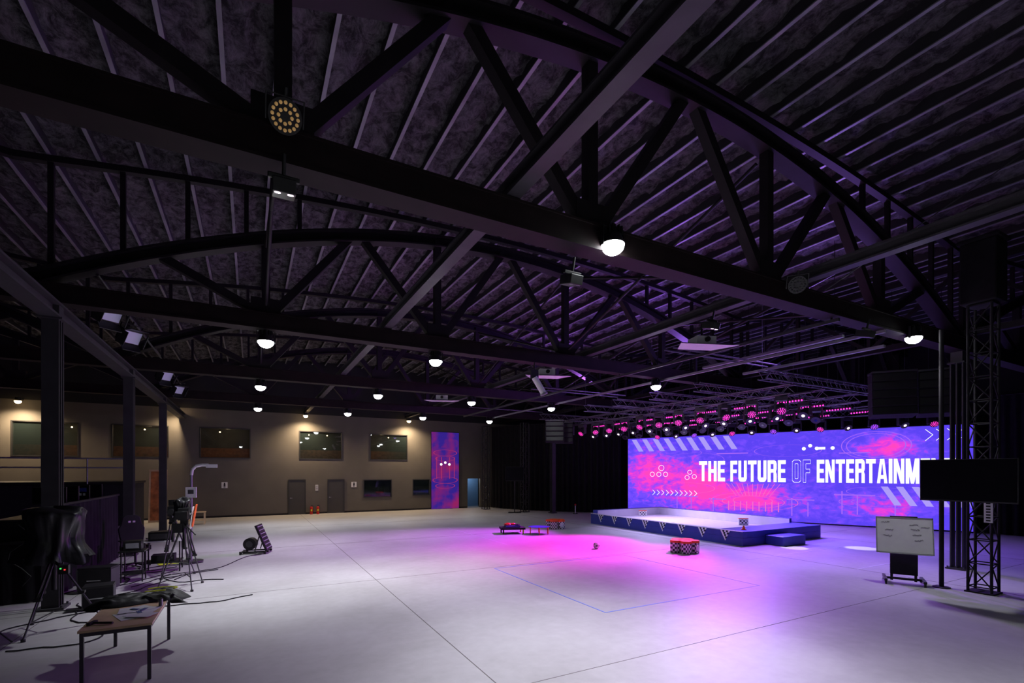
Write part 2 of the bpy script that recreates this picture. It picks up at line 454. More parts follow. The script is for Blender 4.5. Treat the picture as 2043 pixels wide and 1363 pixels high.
# ---------------------------------------------------------------- lamps
def highbay(x, y, z, on=True, power=900):
    b = B()
    b.cyl((0, 0, .0), (0, 0, .14), .17, BLK, r2=.12, n=20)
    for k in range(12):
        a = k*math.pi/6; b.box((.12*math.cos(a), .12*math.sin(a), .19), (.05, .01, .1), BLK, Matrix.Rotation(a, 3, 'Z'))
    b.cyl((0, 0, .14), (0, 0, .24), .07, BLK)
    b.box((0, 0, .26), (.06, .06, .08), BLK)
    b.box((-.185, 0, .1), (.012, .05, .26), BLK); b.box((.185, 0, .1), (.012, .05, .26), BLK); b.box((0, 0, .235), (.38, .05, .012), BLK)
    b.sph((0, 0, -.0), .165, LENSW if on else GLASSD, v0=.5, v1=1.0, sc=(1, 1, .85), nv=6)
    b.obj('high_bay_lamp', (x, y, z))
    if on: spot('high_bay_spotlight', (x, y, z-.16), (x, y, 0), power, (.94, .95, 1.0), 100, 1.0, .14)
P = {12.2: (1400, 1100, 0, 80), 18.75: (800, 480, 80, 70), 25.3: (650, 480, 280, 130)}
for Y in (12.2, 18.75, 25.3):
    for x, p in zip((.3, 4.3, 8.2, 12.2), P[Y]):
        if p: highbay(x, Y-.02, 5.52, True, p)
highbay(4.57, 5.4, 5.85, True, 1850)
highbay(13.5, 5.4, 5.7, True, 380)
for x, p in ((-1.0, 450), (3.5, 800), (8.2, 700)): highbay(x, -.9, 5.52, True, p)

def ledpar(x, y, z, rz, lens):
    b = B()
    b.cyl((0, 0, 0), (0, .16, 0), .15, BLK, r2=.1, n=24)
    b.cyl((0, -.02, 0), (0, 0, 0), .155, BLK, n=24)
    for r, n in ((.115, 16), (.06, 8)):
        for k in range(n):
            a = 2*math.pi*k/n; c = (r*math.cos(a), -.022, r*math.sin(a))
            b.sph((c[0], c[1], c[2]), .017, lens, 8, 5)
    b.box((-.17, .05, .05), (.012, .05, .22), BLK); b.box((.17, .05, .05), (.012, .05, .22), BLK); b.box((0, .05, .165), (.35, .05, .012), BLK)
    b.cyl((0, .05, .165), (0, .05, .24), .02, BLK); 
    b.obj('led_par_light', (x, y, z), (math.radians(32), 0, rz))
ledpar(.3, 5.25, 6.1, math.radians(0), LENSO); ledpar(8.75, 5.25, 6.0, math.radians(-50), DGREY)

FLP = mat('led_flood_panel', (.45, .45, .6), .4, emit=(.55, .5, .9), estr=.12)
def floodlight(x, y, z, rz):
    b = B()
    b.box((0, 0, 0), (.42, .22, .34), BLK)
    b.box((0, -.115, 0), (.38, .01, .3), FLP)
    for sx in (-1, 1): b.box((sx*.27, -.2, 0), (.02, .2, .34), BLK, Matrix.Rotation(sx*-.5, 3, 'Z'))
    b.box((0, -.2, .23), (.42, .2, .02), BLK, Matrix.Rotation(-.5, 3, 'X')); b.box((0, -.2, -.23), (.42, .2, .02), BLK, Matrix.Rotation(.5, 3, 'X'))
    b.box((-.24, .03, .12), (.015, .04, .3), BLK); b.box((.24, .03, .12), (.015, .04, .3), BLK); b.box((0, .03, .27), (.49, .04, .015), BLK)
    b.cyl((0, .03, .27), (0, .03, .36), .02, BLK)
    b.obj('barn_door_floodlight', (x, y, z), (math.radians(34), 0, rz), bevel=.008)
for y in (12.8, 14.8): floodlight(-2.6, y, 5.92, math.radians(42))
for y in (20.2, 23.4): floodlight(-2.6, y, 5.92, math.radians(42))
b = B()
b.cyl((-2.6, 12.0, 6.4), (-2.6, 25, 6.3), .025, DGREY)
b.obj('lighting_pipe')
for (x, y, z, on) in ((.3, 5.5, 5.52, True), (4.2, 5.9, 5.45, False), (8.6, 7.0, 5.7, True), (11.6, 5.5, 5.55, False)):
    b = B(); b.box((0, 0, 0), (.22, .3, .14), BLK); b.box((0, 0, .1), (.3, .05, .05), BLK); b.cyl((0, 0, .12), (0, 0, .32), .02, BLK)
    b.cyl((-.06, -.1, -.075), (-.06, -.1, -.07), .03, LENSK if on else GALV); b.cyl((.06, -.1, -.075), (.06, -.1, -.07), .03, LENSK if on else GALV)
    b.obj('emergency_twin_light', (x, y, z), (math.radians(15), 0, 0), bevel=.01)

for x in (-9.7, -3.45, 2.9, 9.2):
    b = B(); b.cyl((0, 0, 0), (0, 0, .16), .12, BLK, n=16); b.sph((0, 0, 0), .13, LENSA, v0=.5, v1=1., nv=5)
    b.box((0, .3, .13), (.04, .62, .04), BLK)
    b.obj('wall_wash_lamp', (x, 31.28, 5.95))
    spot('wall_wash_spotlight', (x, 31.15, 5.8), (x, 31.75, 0), 820, (1, .74, .45), 150, 1.0, .1)

# ---------------------------------------------------------------- LED wall
SC = empty('led_video_wall', (20.5, 22.8, 0.06), (0, 0, math.radians(-66.0)))
m = D.materials.new('led_wall_image'); m.use_nodes = True
N = m.node_tree.nodes; L = m.node_tree.links; N.remove(N['Principled BSDF'])
em = N.new('ShaderNodeEmission'); L.new(em.outputs[0], N['Material Output'].inputs[0])
tc = N.new('ShaderNodeTexCoord')
sx = N.new('ShaderNodeSeparateXYZ'); L.new(tc.outputs['Object'], sx.inputs[0])
n1 = N.new('ShaderNodeTexNoise'); n1.inputs['Scale'].default_value = .45; n1.inputs['Detail'].default_value = 3
L.new(tc.outputs['Object'], n1.inputs['Vector'])
n2 = N.new('ShaderNodeTexNoise'); n2.inputs['Scale'].default_value = 2.6; n2.inputs['Detail'].default_value = 8; n2.inputs['Distortion'].default_value = .5
n2.inputs['Roughness'].default_value = .6
mp = N.new('ShaderNodeMapping'); mp.inputs['Scale'].default_value = (.8, 1, 1.4)
L.new(tc.outputs['Object'], mp.inputs[0]); L.new(mp.outputs[0], n2.inputs['Vector'])
def blob(cx, cz, sx_, sz_):
    a = N.new('ShaderNodeMath'); a.operation = 'SUBTRACT'; L.new(sx.outputs['X'], a.inputs[0]); a.inputs[1].default_value = cx
    a2 = N.new('ShaderNodeMath'); a2.operation = 'DIVIDE'; L.new(a.outputs[0], a2.inputs[0]); a2.inputs[1].default_value = sx_
    a3 = N.new('ShaderNodeMath'); a3.operation = 'POWER'; L.new(a2.outputs[0], a3.inputs[0]); a3.inputs[1].default_value = 2
    c = N.new('ShaderNodeMath'); c.operation = 'SUBTRACT'; L.new(sx.outputs['Z'], c.inputs[0]); c.inputs[1].default_value = cz
    c2 = N.new('ShaderNodeMath'); c2.operation = 'DIVIDE'; L.new(c.outputs[0], c2.inputs[0]); c2.inputs[1].default_value = sz_
    c3 = N.new('ShaderNodeMath'); c3.operation = 'POWER'; L.new(c2.outputs[0], c3.inputs[0]); c3.inputs[1].default_value = 2
    s = N.new('ShaderNodeMath'); s.operation = 'ADD'; L.new(a3.outputs[0], s.inputs[0]); L.new(c3.outputs[0], s.inputs[1])
    ng = N.new('ShaderNodeMath'); ng.operation = 'MULTIPLY'; ng.inputs[1].default_value = -1; L.new(s.outputs[0], ng.inputs[0])
    e = N.new('ShaderNodeMath'); e.operation = 'EXPONENT'; L.new(ng.outputs[0], e.inputs[0])
    return e.outputs[0]
def add(a, c, op='ADD'):
    n = N.new('ShaderNodeMath'); n.operation = op
    for i, v in enumerate((a, c)):
        if isinstance(v, (int, float)): n.inputs[i].default_value = v
        else: L.new(v, n.inputs[i])
    return n.outputs[0]
tot = add(add(add(blob(1.4, 2.5, 2.0, 1.6), blob(7.0, 1.1, 2.4, .8)), add(blob(12.4, .9, 2.0, .7), .8, 'MULTIPLY')), blob(12.6, 3.6, 1.4, .6))
tot = add(tot, blob(4.4, 1.9, 1.6, 1.4))
f = add(add(tot, .72, 'MULTIPLY'), add(add(n1.outputs['Fac'], .56, 'SUBTRACT'), .7, 'MULTIPLY'))
f = add(f, add(add(n2.outputs['Fac'], .5, 'SUBTRACT'), 1.5, 'MULTIPLY'))
cr = N.new('ShaderNodeValToRGB'); e = cr.color_ramp.elements
e[0].position = 0.0; e[0].color = (0.085, 0.045, 0.7, 1)
e[1].position = 0.85; e[1].color = (1.0, 0.05, 0.42, 1)
x_ = e.new(0.28); x_.color = (0.15, 0.06, 0.80, 1)
x_ = e.new(0.52); x_.color = (0.5, 0.04, 0.62, 1)
L.new(f, cr.inputs[0]); L.new(cr.outputs[0], em.inputs[0]); em.inputs[1].default_value = 1.3
LEDM = m
SW, SH = 15.5, 4.55
b = B(); b.b2((0, 0, 0), (SW, .02, SH), LEDM); b.obj('led_surface', parent=SC)
b = B()
b.b2((-.06, .02, -.06), (SW+.06, .16, SH+.05), BLK)
for k in range(17):
    b.beam((k*.96, .16, .1), (k*.96, .9, .0), .04, .04, DGREY); b.beam((k*.96, .2, 0), (k*.96, .2, SH), .05, .05, DGREY)
b.obj('led_cabinet_back', parent=SC)
def emis(name, col, s):
    m = D.materials.new(name); m.use_nodes = True; N = m.node_tree.nodes; N.remove(N['Principled BSDF'])
    e = N.new('ShaderNodeEmission'); e.inputs[0].default_value = (*col, 1); e.inputs[1].default_value = s
    m.node_tree.links.new(e.outputs[0], N['Material Output'].inputs[0]); return m
EW = emis('screen_white', (1, 1, 1), 1.3); EL = emis('screen_lavender', (.42, .33, .95), 1.0); EP = emis('screen_pink', (.9, .16, .62), 1.0)
EV = emis('screen_violet_line', (.4, .14, .95), 1.0)
yy = -.012
b = B()
for k in range(9):
    x = .25+k*.66
    b.poly([(x, yy, 4.48), (x+.3, yy, 4.48), (x+.75, yy, 3.75), (x+.45, yy, 3.75)], EL)
for k in range(6):
    x = 12.4+k*.55
    b.poly([(x, yy, 1.85), (x+.26, yy, 1.85), (min(x+.75, 15.48), yy, 1.0), (min(x+.49, 15.45), yy, 1.0)], EL)
def chev(x, z, h, m, t=.05):
    for s in (1, -1):
        b.poly([(x, yy, z+s*h/2), (x+t, yy, z+s*h/2), (x+h*.5+t, yy, z), (x+h*.5, yy, z)][::s], m)
for k in range(10): chev(1.55+k*.27, 1.3, .3, EW, .035)
for k in range(4): chev(13.95+k*.36, 4.15, .5, EW, .03)
for cx in (1.55, 1.95, 2.35): b.ring((cx, yy, 2.38), .13, .022, (1, 0, 0), (0, 0, 1), EW)
b.ring((2.1, yy, 2.75), .16, .02, (1, 0, 0), (0, 0, 1), EW)
b.ring((3.75, yy, 2.5), .12, .02, (1, 0, 0), (0, 0, 1), EW); b.ring((4.0, yy, 2.25), .12, .02, (1, 0, 0), (0, 0, 1), EW); b.ring((3.6, yy, 2.2), .12, .02, (1, 0, 0), (0, 0, 1), EW)
for cx, cz, r in ((9.35, 3.68, .085), (9.62, 3.82, .085), (9.9, 3.68, .085), (10.55, 3.68, .085)):
    b.add([(cx+r*math.cos(a*math.pi/10), yy, cz+r*math.sin(a*math.pi/10)) for a in range(20)], [tuple(range(20))], EW)
b.poly([(9.95, yy, 3.62), (10.25, yy, 3.62), (10.25, yy, 3.74), (9.95, yy, 3.74)], EW)
for cx, cz, r, k in ((7.0, .95, 2.1, .22), (7.0, .95, 1.5, .22), (7.0, 1.0, .95, .25), (3.6, 1.6, 1.5, .2)):
    b.ring((cx, yy*.5, cz), r, .03, (1, 0, 0), (0, 0, 1), EP, k=k)
for cx, cz, r, k in ((12.2, 1.1, 1.4, .2), (12.2, 1.1, .9, .2), (12.2, 1.6, 1.1, .2), (4.0, 3.2, 1.6, .25), (3.2, 3.6, 1.2, .2), (8.6, 3.6, 1.5, .2)):
    b.ring((cx, yy*.5, cz), r, .03, (1, 0, 0), (0, 0, 1), EV, k=k)
for k in range(-5, 6): b.poly([(7.0+k*.16, yy*.5, 1.25), (7.03+k*.16, yy*.5, 1.25), (7.03+k*.26, yy*.5, 1.9), (7.0+k*.26, yy*.5, 1.9)], EP)
for k in range(-4, 5): b.poly([(7.0+k*.3, yy*.5, .45), (7.05+k*.3, yy*.5, .45), (7.05+k*.3, yy*.5, .95), (7.0+k*.3, yy*.5, .95)], EP)
for r in (1.1, 1.3): b.ring((12.2, yy*.5, 3.75), r, .04, (1, 0, 0), (0, 0, 1), EV, k=.5)
for x, z, h in ((10.9, .5, 1.1), (11.5, .5, .9), (12.9, .5, .9), (3.0, .4, .8), (3.8, .4, .7), (5.0, .3, .8), (8.8, .3, .9), (9.5, .3, .7)):
    b.poly([(x, yy*.4, z), (x+.05, yy*.4, z), (x+.05, yy*.4, z+h), (x, yy*.4, z+h)], EV)
for x, z, l_ in ((10.6, 1.4, 1.6), (3.0, 1.1, 1.2), (4.8, 1.0, .9), (8.6, 1.1, 1.2), (5.2, 3.5, 1.6), (10.8, 3.4, 1.2)):
    b.poly([(x, yy*.4, z), (x+l_, yy*.4, z), (x+l_, yy*.4, z+.05), (x, yy*.4, z+.05)], EV)
b.obj('screen_graphics', parent=SC)

GLY = {
 'T': (1.0, [[(0,1),(1,1),(1,.82),(0,.82)], [(.34,.82),(.66,.82),(.66,0),(.34,0)]]),
 'H': (1.0, [[(0,1),(.34,1),(.34,0),(0,0)], [(.66,1),(1,1),(1,0),(.66,0)], [(.34,.6),(.66,.6),(.66,.42),(.34,.42)]]),
 'E': (.86, [[(0,1),(.38,1),(.38,0),(0,0)], [(.38,1),(1,1),(1,.82),(.38,.82)], [(.38,.6),(.92,.6),(.92,.43),(.38,.43)], [(.38,.18),(1,.18),(1,0),(.38,0)]]),
 'F': (.84, [[(0,1),(.38,1),(.38,0),(0,0)], [(.38,1),(1,1),(1,.82),(.38,.82)], [(.38,.58),(.92,.58),(.92,.41),(.38,.41)]]),
 'U': (1.0, [[(0,1),(.34,1),(.34,.2),(.0,.14)], [(.66,1),(1,1),(1,.14),(.66,.2)], [(0,.14),(.34,.2),(.66,.2),(1,.14),(.86,.02),(.7,0),(.3,0),(.14,.02)]]),
 'R': (1.0, [[(0,1),(.34,1),(.34,0),(0,0)], [(.34,1),(.76,1),(.93,.95),(1,.84),(.66,.83),(.34,.83)], [(.66,.83),(1,.84),(1,.6),(.66,.6)], [(.34,.6),(.66,.6),(1,.6),(.93,.49),(.8,.45),(.34,.43)], [(.66,.45),(.9,.49),(1,.36),(1,0),(.66,0)]]),
 'N': (1.04, [[(0,1),(.3,1),(.3,0),(0,0)], [(.7,1),(1,1),(1,0),(.7,0)], [(.0,1),(.34,1),(1,0),(.66,0)]]),
 'A': (1.06, [[(.3,1),(.7,1),(.6,.78),(.4,.78)], [(.3,1),(.5,.9),(.3,0),(0,0)], [(.5,.9),(.7,1),(1,0),(.7,0)], [(.3,.34),(.7,.34),(.74,.18),(.26,.18)]]),
 'I': (.36, [[(0,1),(1,1),(1,0),(0,0)]]),
 'M': (1.3, [[(0,1),(.26,1),(.26,0),(0,0)], [(.74,1),(1,1),(1,0),(.74,0)], [(.0,1),(.32,1),(.62,0),(.38,0)], [(.68,1),(1,1),(.62,0),(.38,0)]]),
}
def block_text(s, x0, x1, z0, h, m, name='lettering'):
    gap = .13; tot = sum(GLY[c][0] for c in s)+gap*(len(s)-1); k = (x1-x0)/tot; x = x0; b = B(); i = 0
    for c in s:
        w_, polys = GLY[c]
        for j, p in enumerate(polys):
            y_ = -.03-.0006*j
            b.poly([(x+u*w_*k, y_, z0+v*h) for u, v in p][::-1], m)
        x += (w_+gap)*k
    return b.obj(name, parent=SC)
block_text('THE', 4.27, 5.65, 2.0, 1.12, EW)
block_text('FUTURE', 5.92, 8.56, 2.0, 1.12, EW)
block_text('ENTERTAINMENT', 9.90, 14.95, 2.0, 1.12, EW)
b = B()
def outline(pts, t=.022):
    for p, q in zip(pts, pts[1:]+pts[:1]): b.beam((p[0], -.03, p[1]), (q[0], -.03, q[1]), .006, t, EW)
def rr(x0, x1, z0, z1, c): return [(x0+c, z0), (x1-c, z0), (x1, z0+c), (x1, z1-c), (x1-c, z1), (x0+c, z1), (x0, z1-c), (x0, z0+c)]
outline(rr(8.85, 9.22, 2.0, 3.12, .08)); outline(rr(8.97, 9.1, 2.18, 2.94, .03))
outline([(9.32, 2.0), (9.32, 3.12), (9.64, 3.12), (9.64, 2.93), (9.44, 2.93), (9.44, 2.66), (9.61, 2.66), (9.61, 2.48), (9.44, 2.48), (9.44, 2.0)])
b.obj('outlined_lettering', parent=SC)

# banner on far wall
BN = empty('hanging_banner', (10.95, YF-.05, 0.0))
BANM = D.materials.new('banner_emissive_print'); BANM.use_nodes = True  # print colours go straight into an emission shader
N = BANM.node_tree.nodes; L = BANM.node_tree.links; N.remove(N['Principled BSDF'])
em = N.new('ShaderNodeEmission'); L.new(em.outputs[0], N['Material Output'].inputs[0])
tc = N.new('ShaderNodeTexCoord'); nz = N.new('ShaderNodeTexNoise'); nz.inputs['Scale'].default_value = .9; nz.inputs['Detail'].default_value = 5
L.new(tc.outputs['Object'], nz.inputs['Vector'])
cr = N.new('ShaderNodeValToRGB'); e = cr.color_ramp.elements
e[0].position = .42; e[0].color = (.045, .02, .33, 1); e[1].position = .68; e[1].color = (.36, .02, .15, 1)
L.new(nz.outputs['Fac'], cr.inputs[0]); L.new(cr.outputs[0], em.inputs[0]); em.inputs[1].default_value = .75
EPD = emis('banner_pink', (.5, .04, .16), .8)
b = B(); b.b2((0, 0, .02), (2.02, .02, 5.33), BANM); b.b2((-.03, .02, .0), (2.05, .045, 5.36), BLK); b.obj('banner_panel', parent=BN)
b = B()
for k, (r, z) in enumerate(((.85, 3.9), (.7, 3.5), (.9, 2.0), (.7, 1.6))):
    b.ring((1.0, -.006, z), r, .06, (1, 0, 0), (0, 0, 1), EPD, k=.25)
for x in (.35, .7, 1.3, 1.65): b.poly([(x, -.005, 2.1), (x+.05, -.005, 2.1), (x+.05, -.005, 3.6), (x, -.005, 3.6)], EPD)
for cx, cz, r in ((.7, 3.1, .09), (1.0, 3.22, .09), (1.3, 3.1, .09)):
    b.add([(cx+r*math.cos(a*math.pi/8), -.01, cz+r*math.sin(a*math.pi/8)) for a in range(16)], [tuple(range(16))], EW)
b.obj('banner_graphics', parent=BN)
b = B(); b.b2((-11.65, 31.75, 2.7), (-10.5, 31.85, 5.5), BLK); b.b2((-11.6, 31.72, 2.75), (-10.55, 31.75, 5.45), BANM)
b.obj('wall_display')

# ---------------------------------------------------------------- curtains
def curtain(pts, z0, z1, amp=.09, wl=.35):
    b = B(); P = []
    for (a, c) in zip(pts[:-1], pts[1:]):
        a = Vector((*a, 0)); c = Vector((*c, 0)); Lg = (c-a).length; n = max(2, int(Lg/.05)); d = (c-a)/Lg; nn = Vector((-d.y, d.x, 0))
        for i in range(n):
            s = Lg*i/n
            P.append((a+d*s, nn, s))
    nz = 8; vs = []
    for k, (p, nn, s) in enumerate(P):
        for j in range(nz+1):
            z = z0+(z1-z0)*j/nz
            off = amp*math.sin(2*math.pi*s/wl+1.3*math.sin(s*1.7)+.15*j)*(1-.3*j/nz)
            q = p+nn*off; vs.append((q.x, q.y, z))
    fs = [(i*(nz+1)+j, (i+1)*(nz+1)+j, (i+1)*(nz+1)+j+1, i*(nz+1)+j+1) for i in range(len(P)-1) for j in range(nz)]
    b.add(vs, fs, CURT, True)
    for (a, c) in zip(pts[:-1], pts[1:]): b.cyl((*a, z1), (*c, z1), .03, STEEL)
    b.obj('blackout_curtain')
curtain([(15.2, 31.2), (16.2, 28.2), (17.6, 26.0), (20.35, 23.2)], .03, 5.75)
curtain([(27.2, 8.3), (27.5, 2)], .03, 5.75)
curtain([(14.6, 3.6), (14.6, -6)], .02, 7.2, .05, .5)
curtain([(14.7, 3.75), (19.5, 2.2)], .02, 6.1, .05, .5)

def tower(x, y, z0, z1, s, m=BLK, r=.028, step=.5, name='lattice_tower'):
    b = B(); h = s/2
    for dx in (-h, h):
        for dy in (-h, h): b.cyl((x+dx, y+dy, z0), (x+dx, y+dy, z1), r, m, n=8)
    z = z0+.1; k = 0
    while z+step < z1:
        for (a, c) in (((-h, -h), (h, -h)), ((h, -h), (h, h)), ((h, h), (-h, h)), ((-h, h), (-h, -h))):
            p, q = (a, c) if k % 2 else (c, a)
            b.cyl((x+p[0], y+p[1], z), (x+q[0], y+q[1], z+step), r*.5, m, n=6)
            b.cyl((x+a[0], y+a[1], z), (x+c[0], y+c[1], z), r*.5, m, n=6)
        z += step; k += 1
    b.b2((x-h-.05, y-h-.05, 0), (x+h+.05, y+h+.05, z0), m)
    b.b2((x-h-.02, y-h-.02, z1), (x+h+.02, y+h+.02, z1+.03), m)
    return b.obj(name)
tower(13.85, 4.3, .03, 6.15, .38, BLKM)
b = B(); b.cyl((13.62, 4.93, .02), (13.62, 4.93, 5.78), .045, BLKM); b.cyl((13.62, 4.93, 0), (13.62, 4.93, .02), .16, BLKM); b.obj('support_pole')
tower(15.5, 26.9, .03, 5.7, .4, BLK)
tower(14.3, 30.2, .03, 5.7, .4, BLK)
b = B()
b.b2((13.55, 4.0, 6.2), (14.15, 4.6, 7.5), CURT); b.b2((13.5, 3.95, 7.5), (14.2, 4.65, 7.58), CURT)
b.obj('tower_head_drape', bevel=.03)
b = B(); b.box((13.6, 4.14, 1.75), (.02, .14, .45), WHITE)
for k in range(7): b.box((13.587, 4.14, 1.93-k*.06), (.004, .07, .03), BLKM)
b.obj('tower_label_plate')

def tv(name, loc, rz, w_, h_, parts):
    b = B()
    b.box((0, 0, 0), (w_, .05, h_), BLK); b.box((0, -.027, .008), (w_-.03, .004, h_-.04), SCRN)
    b.box((0, .06, 0), (w_*.5, .08, h_*.5), BLK)
    for lo, hi in parts: b.b2(lo, hi, BLK)
    return b.obj(name, loc, (0, 0, rz), bevel=.004)
tv('wall_mounted_television', (12.56, 4.15, 2.42), math.radians(-90), 1.5, .86, [((-.1, .05, -.1), (.1, 1.05, .1)), ((-.3, .08, -.3), (.3, .12, .3))])
tv('stand_television', (14.6, 26.6, 2.45), math.radians(-28), 1.15, .9, [((-.03, .05, -2.4), (.03, .1, .1)), ((-.4, -.2, -2.45), (.4, .4, -2.41))])

# whiteboard on rolling stand
WB = empty('rolling_whiteboard', (13.3, 5.5, 0), (0, 0, math.radians(-62)))
b = B()
R = Matrix.Rotation(math.radians(-14), 3, 'X')
b.box((0, 0, 1.12), (1.02, .02, .82), WHITE, R)
for sx_ in (-1, 1): b.box(Vector((0, 0, 1.12))+R @ Vector((sx_*.51, 0, 0)), (.025, .03, .84), ALU, R)
for sz in (-1, 1): b.box(Vector((0, 0, 1.12))+R @ Vector((0, 0, sz*.41)), (1.04, .03, .025), ALU, R)
b.box(Vector((0, 0, 1.12))+R @ Vector((0, -.05, -.43)), (.95, .08, .015), ALU, R)
random.seed(3)
for (cx, cz) in ((-.42, .3), (-.35, .12), (-.38, -.02), (.1, .25), (.12, .14), (.15, .02), (.18, -.1), (.3, .2)):
    pts = []
    for k in range(14): pts.append(Vector((0, 0, 1.12))+R @ Vector((cx+k*.012, -.013, cz+random.uniform(-.018, .018))))
    b.tube(pts, .0025, BLK, 4)
b.obj('board', parent=WB)
b = B()
for sx_ in (-.22, .22):
    b.box((sx_, .12, .8), (.05, .04, 1.5), BLK)
b.box((0, .1, .45), (.5, .12, .5), BLKM); b.box((0, .12, 1.53), (.5, .04, .05), BLK)
for sx_ in (-.35, .35):
    b.box((sx_, .1, .1), (.06, .65, .05), BLK)
    for yy_ in (-.2, .4): b.cyl((sx_-.02, yy_, .04), (sx_+.02, yy_, .04), .04, BLK); b.box((sx_, yy_, .07), (.04, .04, .04), BLK)
b.box((0, .1, .1), (.75, .05, .05), BLK)
b.obj('stand', parent=WB)

# ---------------------------------------------------------------- stage platform (sports pit)
b = B()
X0, X1, Y0, Y1 = 15.0, 19.7, 10.9, 19.4
b.b2((X0, Y0, 0), (X1, Y1, .28), NAVY)
b.b2((X0, Y0, .28), (X0+.22, Y1, .5), NAVY); b.b2((X1-.22, Y0, .28), (X1, Y1, .5), NAVY)
b.b2((X0+.22, Y1-.22, .28), (X1-.22, Y1, .5), NAVY); b.b2((X0+.22, Y0, .28), (X1-.22, Y0+1.1, .5), NAVY)
b.b2((X0+.22, Y0+1.1, .28), (X1-.22, Y1-.22, .3), LAV)
b.b2((X0+.22, Y0+1.1, .3), (X0+.25, Y1-.22, .505), LAV); b.b2((X1-.25, Y0+1.1, .3), (X1-.22, Y1-.22, .66), LAV)
b.b2((X0+.25, Y1-.25, .3), (X1-.25, Y1-.22, .66), LAV); b.b2((X1-.24, Y0+1.1, .3), (X1-.1, Y1-.1, .68), NAVY)
b.b2((X0+.05, Y1-.22, .5), (X1-.1, Y1-.1, .68), NAVY)
b.b2((X0+.0, Y0, .5), (X0+.06, Y1, .52), LAV)
b.obj('sports_pit_platform', bevel=.015)
b = B(); b.b2((16.2, 10.2, 0), (17.5, 10.88, .33), NAVY); b.obj('platform_step', bevel=.02)
b = B()
PW = mat('pennant_white', (.9, .9, .9), .7); PB = mat('pennant_black', (.02, .02, .03), .7)
for k in range(8):
    yc = 11.6+k*1.0; H_ = .38; W_ = .42; rows = 5
    for r in range(rows):
        za = .5-H_*r/rows; zb = .5-H_*(r+1)/rows; wa = W_*(1-r/rows); wb = W_*(1-(r+1)/rows); nc = rows-r
        for c in range(nc):
            ya0 = yc-wa/2+wa*c/nc; ya1 = yc-wa/2+wa*(c+1)/nc; yb0 = yc-wb/2+wb*c/nc; yb1 = yc-wb/2+wb*(c+1)/nc
            b.poly([(X0-.012, ya0, za), (X0-.012, ya1, za), (X0-.012, yb1, zb), (X0-.012, yb0, zb)][::-1], PW if (r+c) % 2 == 0 else PB)
b.cyl((X0-.012, Y0, .5), (X0-.012, Y1, .5), .008, WHITE, n=6)
b.obj('checkered_pennant_string')
for (x, y, z) in ((15.6, 11.3, .501), (15.4, 13.5, .301)):
    b = B(); b.cyl((x, y, z), (x, y, z+.03), .09, ORANGE); b.cyl((x, y, z+.03), (x, y, z+.15), .06, ORANGE, r2=.02); b.obj('marker_cone')
for (x, y, z) in ((17.8, 18.7, .31), (18.6, 13.5, .31)):
    b = B(); b.box((0, 0, .13), (.4, .1, .26), WHITE); b.box((0, -.052, .13), (.32, .004, .2), CHK); b.box((0, 0, .27), (.4, .12, .03), ORANGE)
    b.obj('mini_goal_target', (x, y, z), (0, 0, -.6))

def stools(x, y, rz, s=1.0):
    b = B()
    for k in range(5):
        a = 2*math.pi*k/5; c = (.29*math.cos(a), .29*math.sin(a))
        b.cyl((c[0], c[1], .01), (c[0], c[1], .33), .17, CHK, n=20); b.cyl((c[0], c[1], .33), (c[0], c[1], .4), .18, ORANGE, r2=.17, n=20)
    b.cyl((0, 0, .01), (0, 0, .33), .17, CHK, n=20); b.cyl((0, 0, .33), (0, 0, .4), .18, ORANGE, n=20)
    b.cyl((-.02, -.44, .18), (-.02, -.47, .18), .1, WHITE, n=16)
    b.obj('clover_stool', (x, y, 0), (0, 0, rz), bevel=.01)
stools(12.3, 11.05, .3); stools(12.3, 18.5, .1)
b = B(); b.sph((0, 0, .11), .11, WHITE, 20, 14)
ph = (1+5**.5)/2
for v in [(0, s1, s2*ph) for s1 in (1, -1) for s2 in (1, -1)]+[(s1, s2*ph, 0) for s1 in (1, -1) for s2 in (1, -1)]+[(s2*ph, 0, s1) for s1 in (1, -1) for s2 in (1, -1)]:
    d = Vector(v).normalized(); c = Vector((0, 0, .11))+d*.106; a = d.orthogonal().normalized(); e2 = d.cross(a)
    b.add([c+(a*math.cos(t*2*math.pi/5)+e2*math.sin(t*2*math.pi/5))*.03 for t in range(5)]+[c+d*.006], [(i, (i+1) % 5, 5) for i in range(5)], BLK)
b.obj('football', (10.25, 12.95, 0))
b = B()
b.box((0, 0, .22), (1.0, .7, .08), BLKM); b.box((.0, 0, .3), (.6, .5, .06), NAVY)
for sx_ in (-.42, .42):
    for sy in (-.28, .28): b.cyl((sx_, sy, 0), (sx_, sy, .2), .03, YEL if sx_ > 0 else BLK)
b.sph((-.2, 0, .38), .1, RED, sc=(1.3, 1, .6), ns=.5); b.sph((.02, .05, .37), .1, RED, sc=(1.4, 1, .5), ns=.5, seed=2); b.sph((.2, -.1, .36), .08, BLKM, sc=(1.4, 1, .5), ns=.5, seed=4)
b.obj('low_prop_cart', (9.7, 17.9, 0), (0, 0, -.3), bevel=.01)
b = B()
b.ring((0, 0, .3), .42, .06, (1, 0, 0), (0, 1, 0), NAVY); b.cyl((0, 0, .285), (0, 0, .3), .4, NAVY, n=32)
for k in range(6):
    a = k*math.pi/3; b.cyl((.42*math.cos(a), .42*math.sin(a), 0), (.42*math.cos(a), .42*math.sin(a), .3), .02, ORANGE)
b.obj('mini_trampoline', (10.6, 17.2, 0))

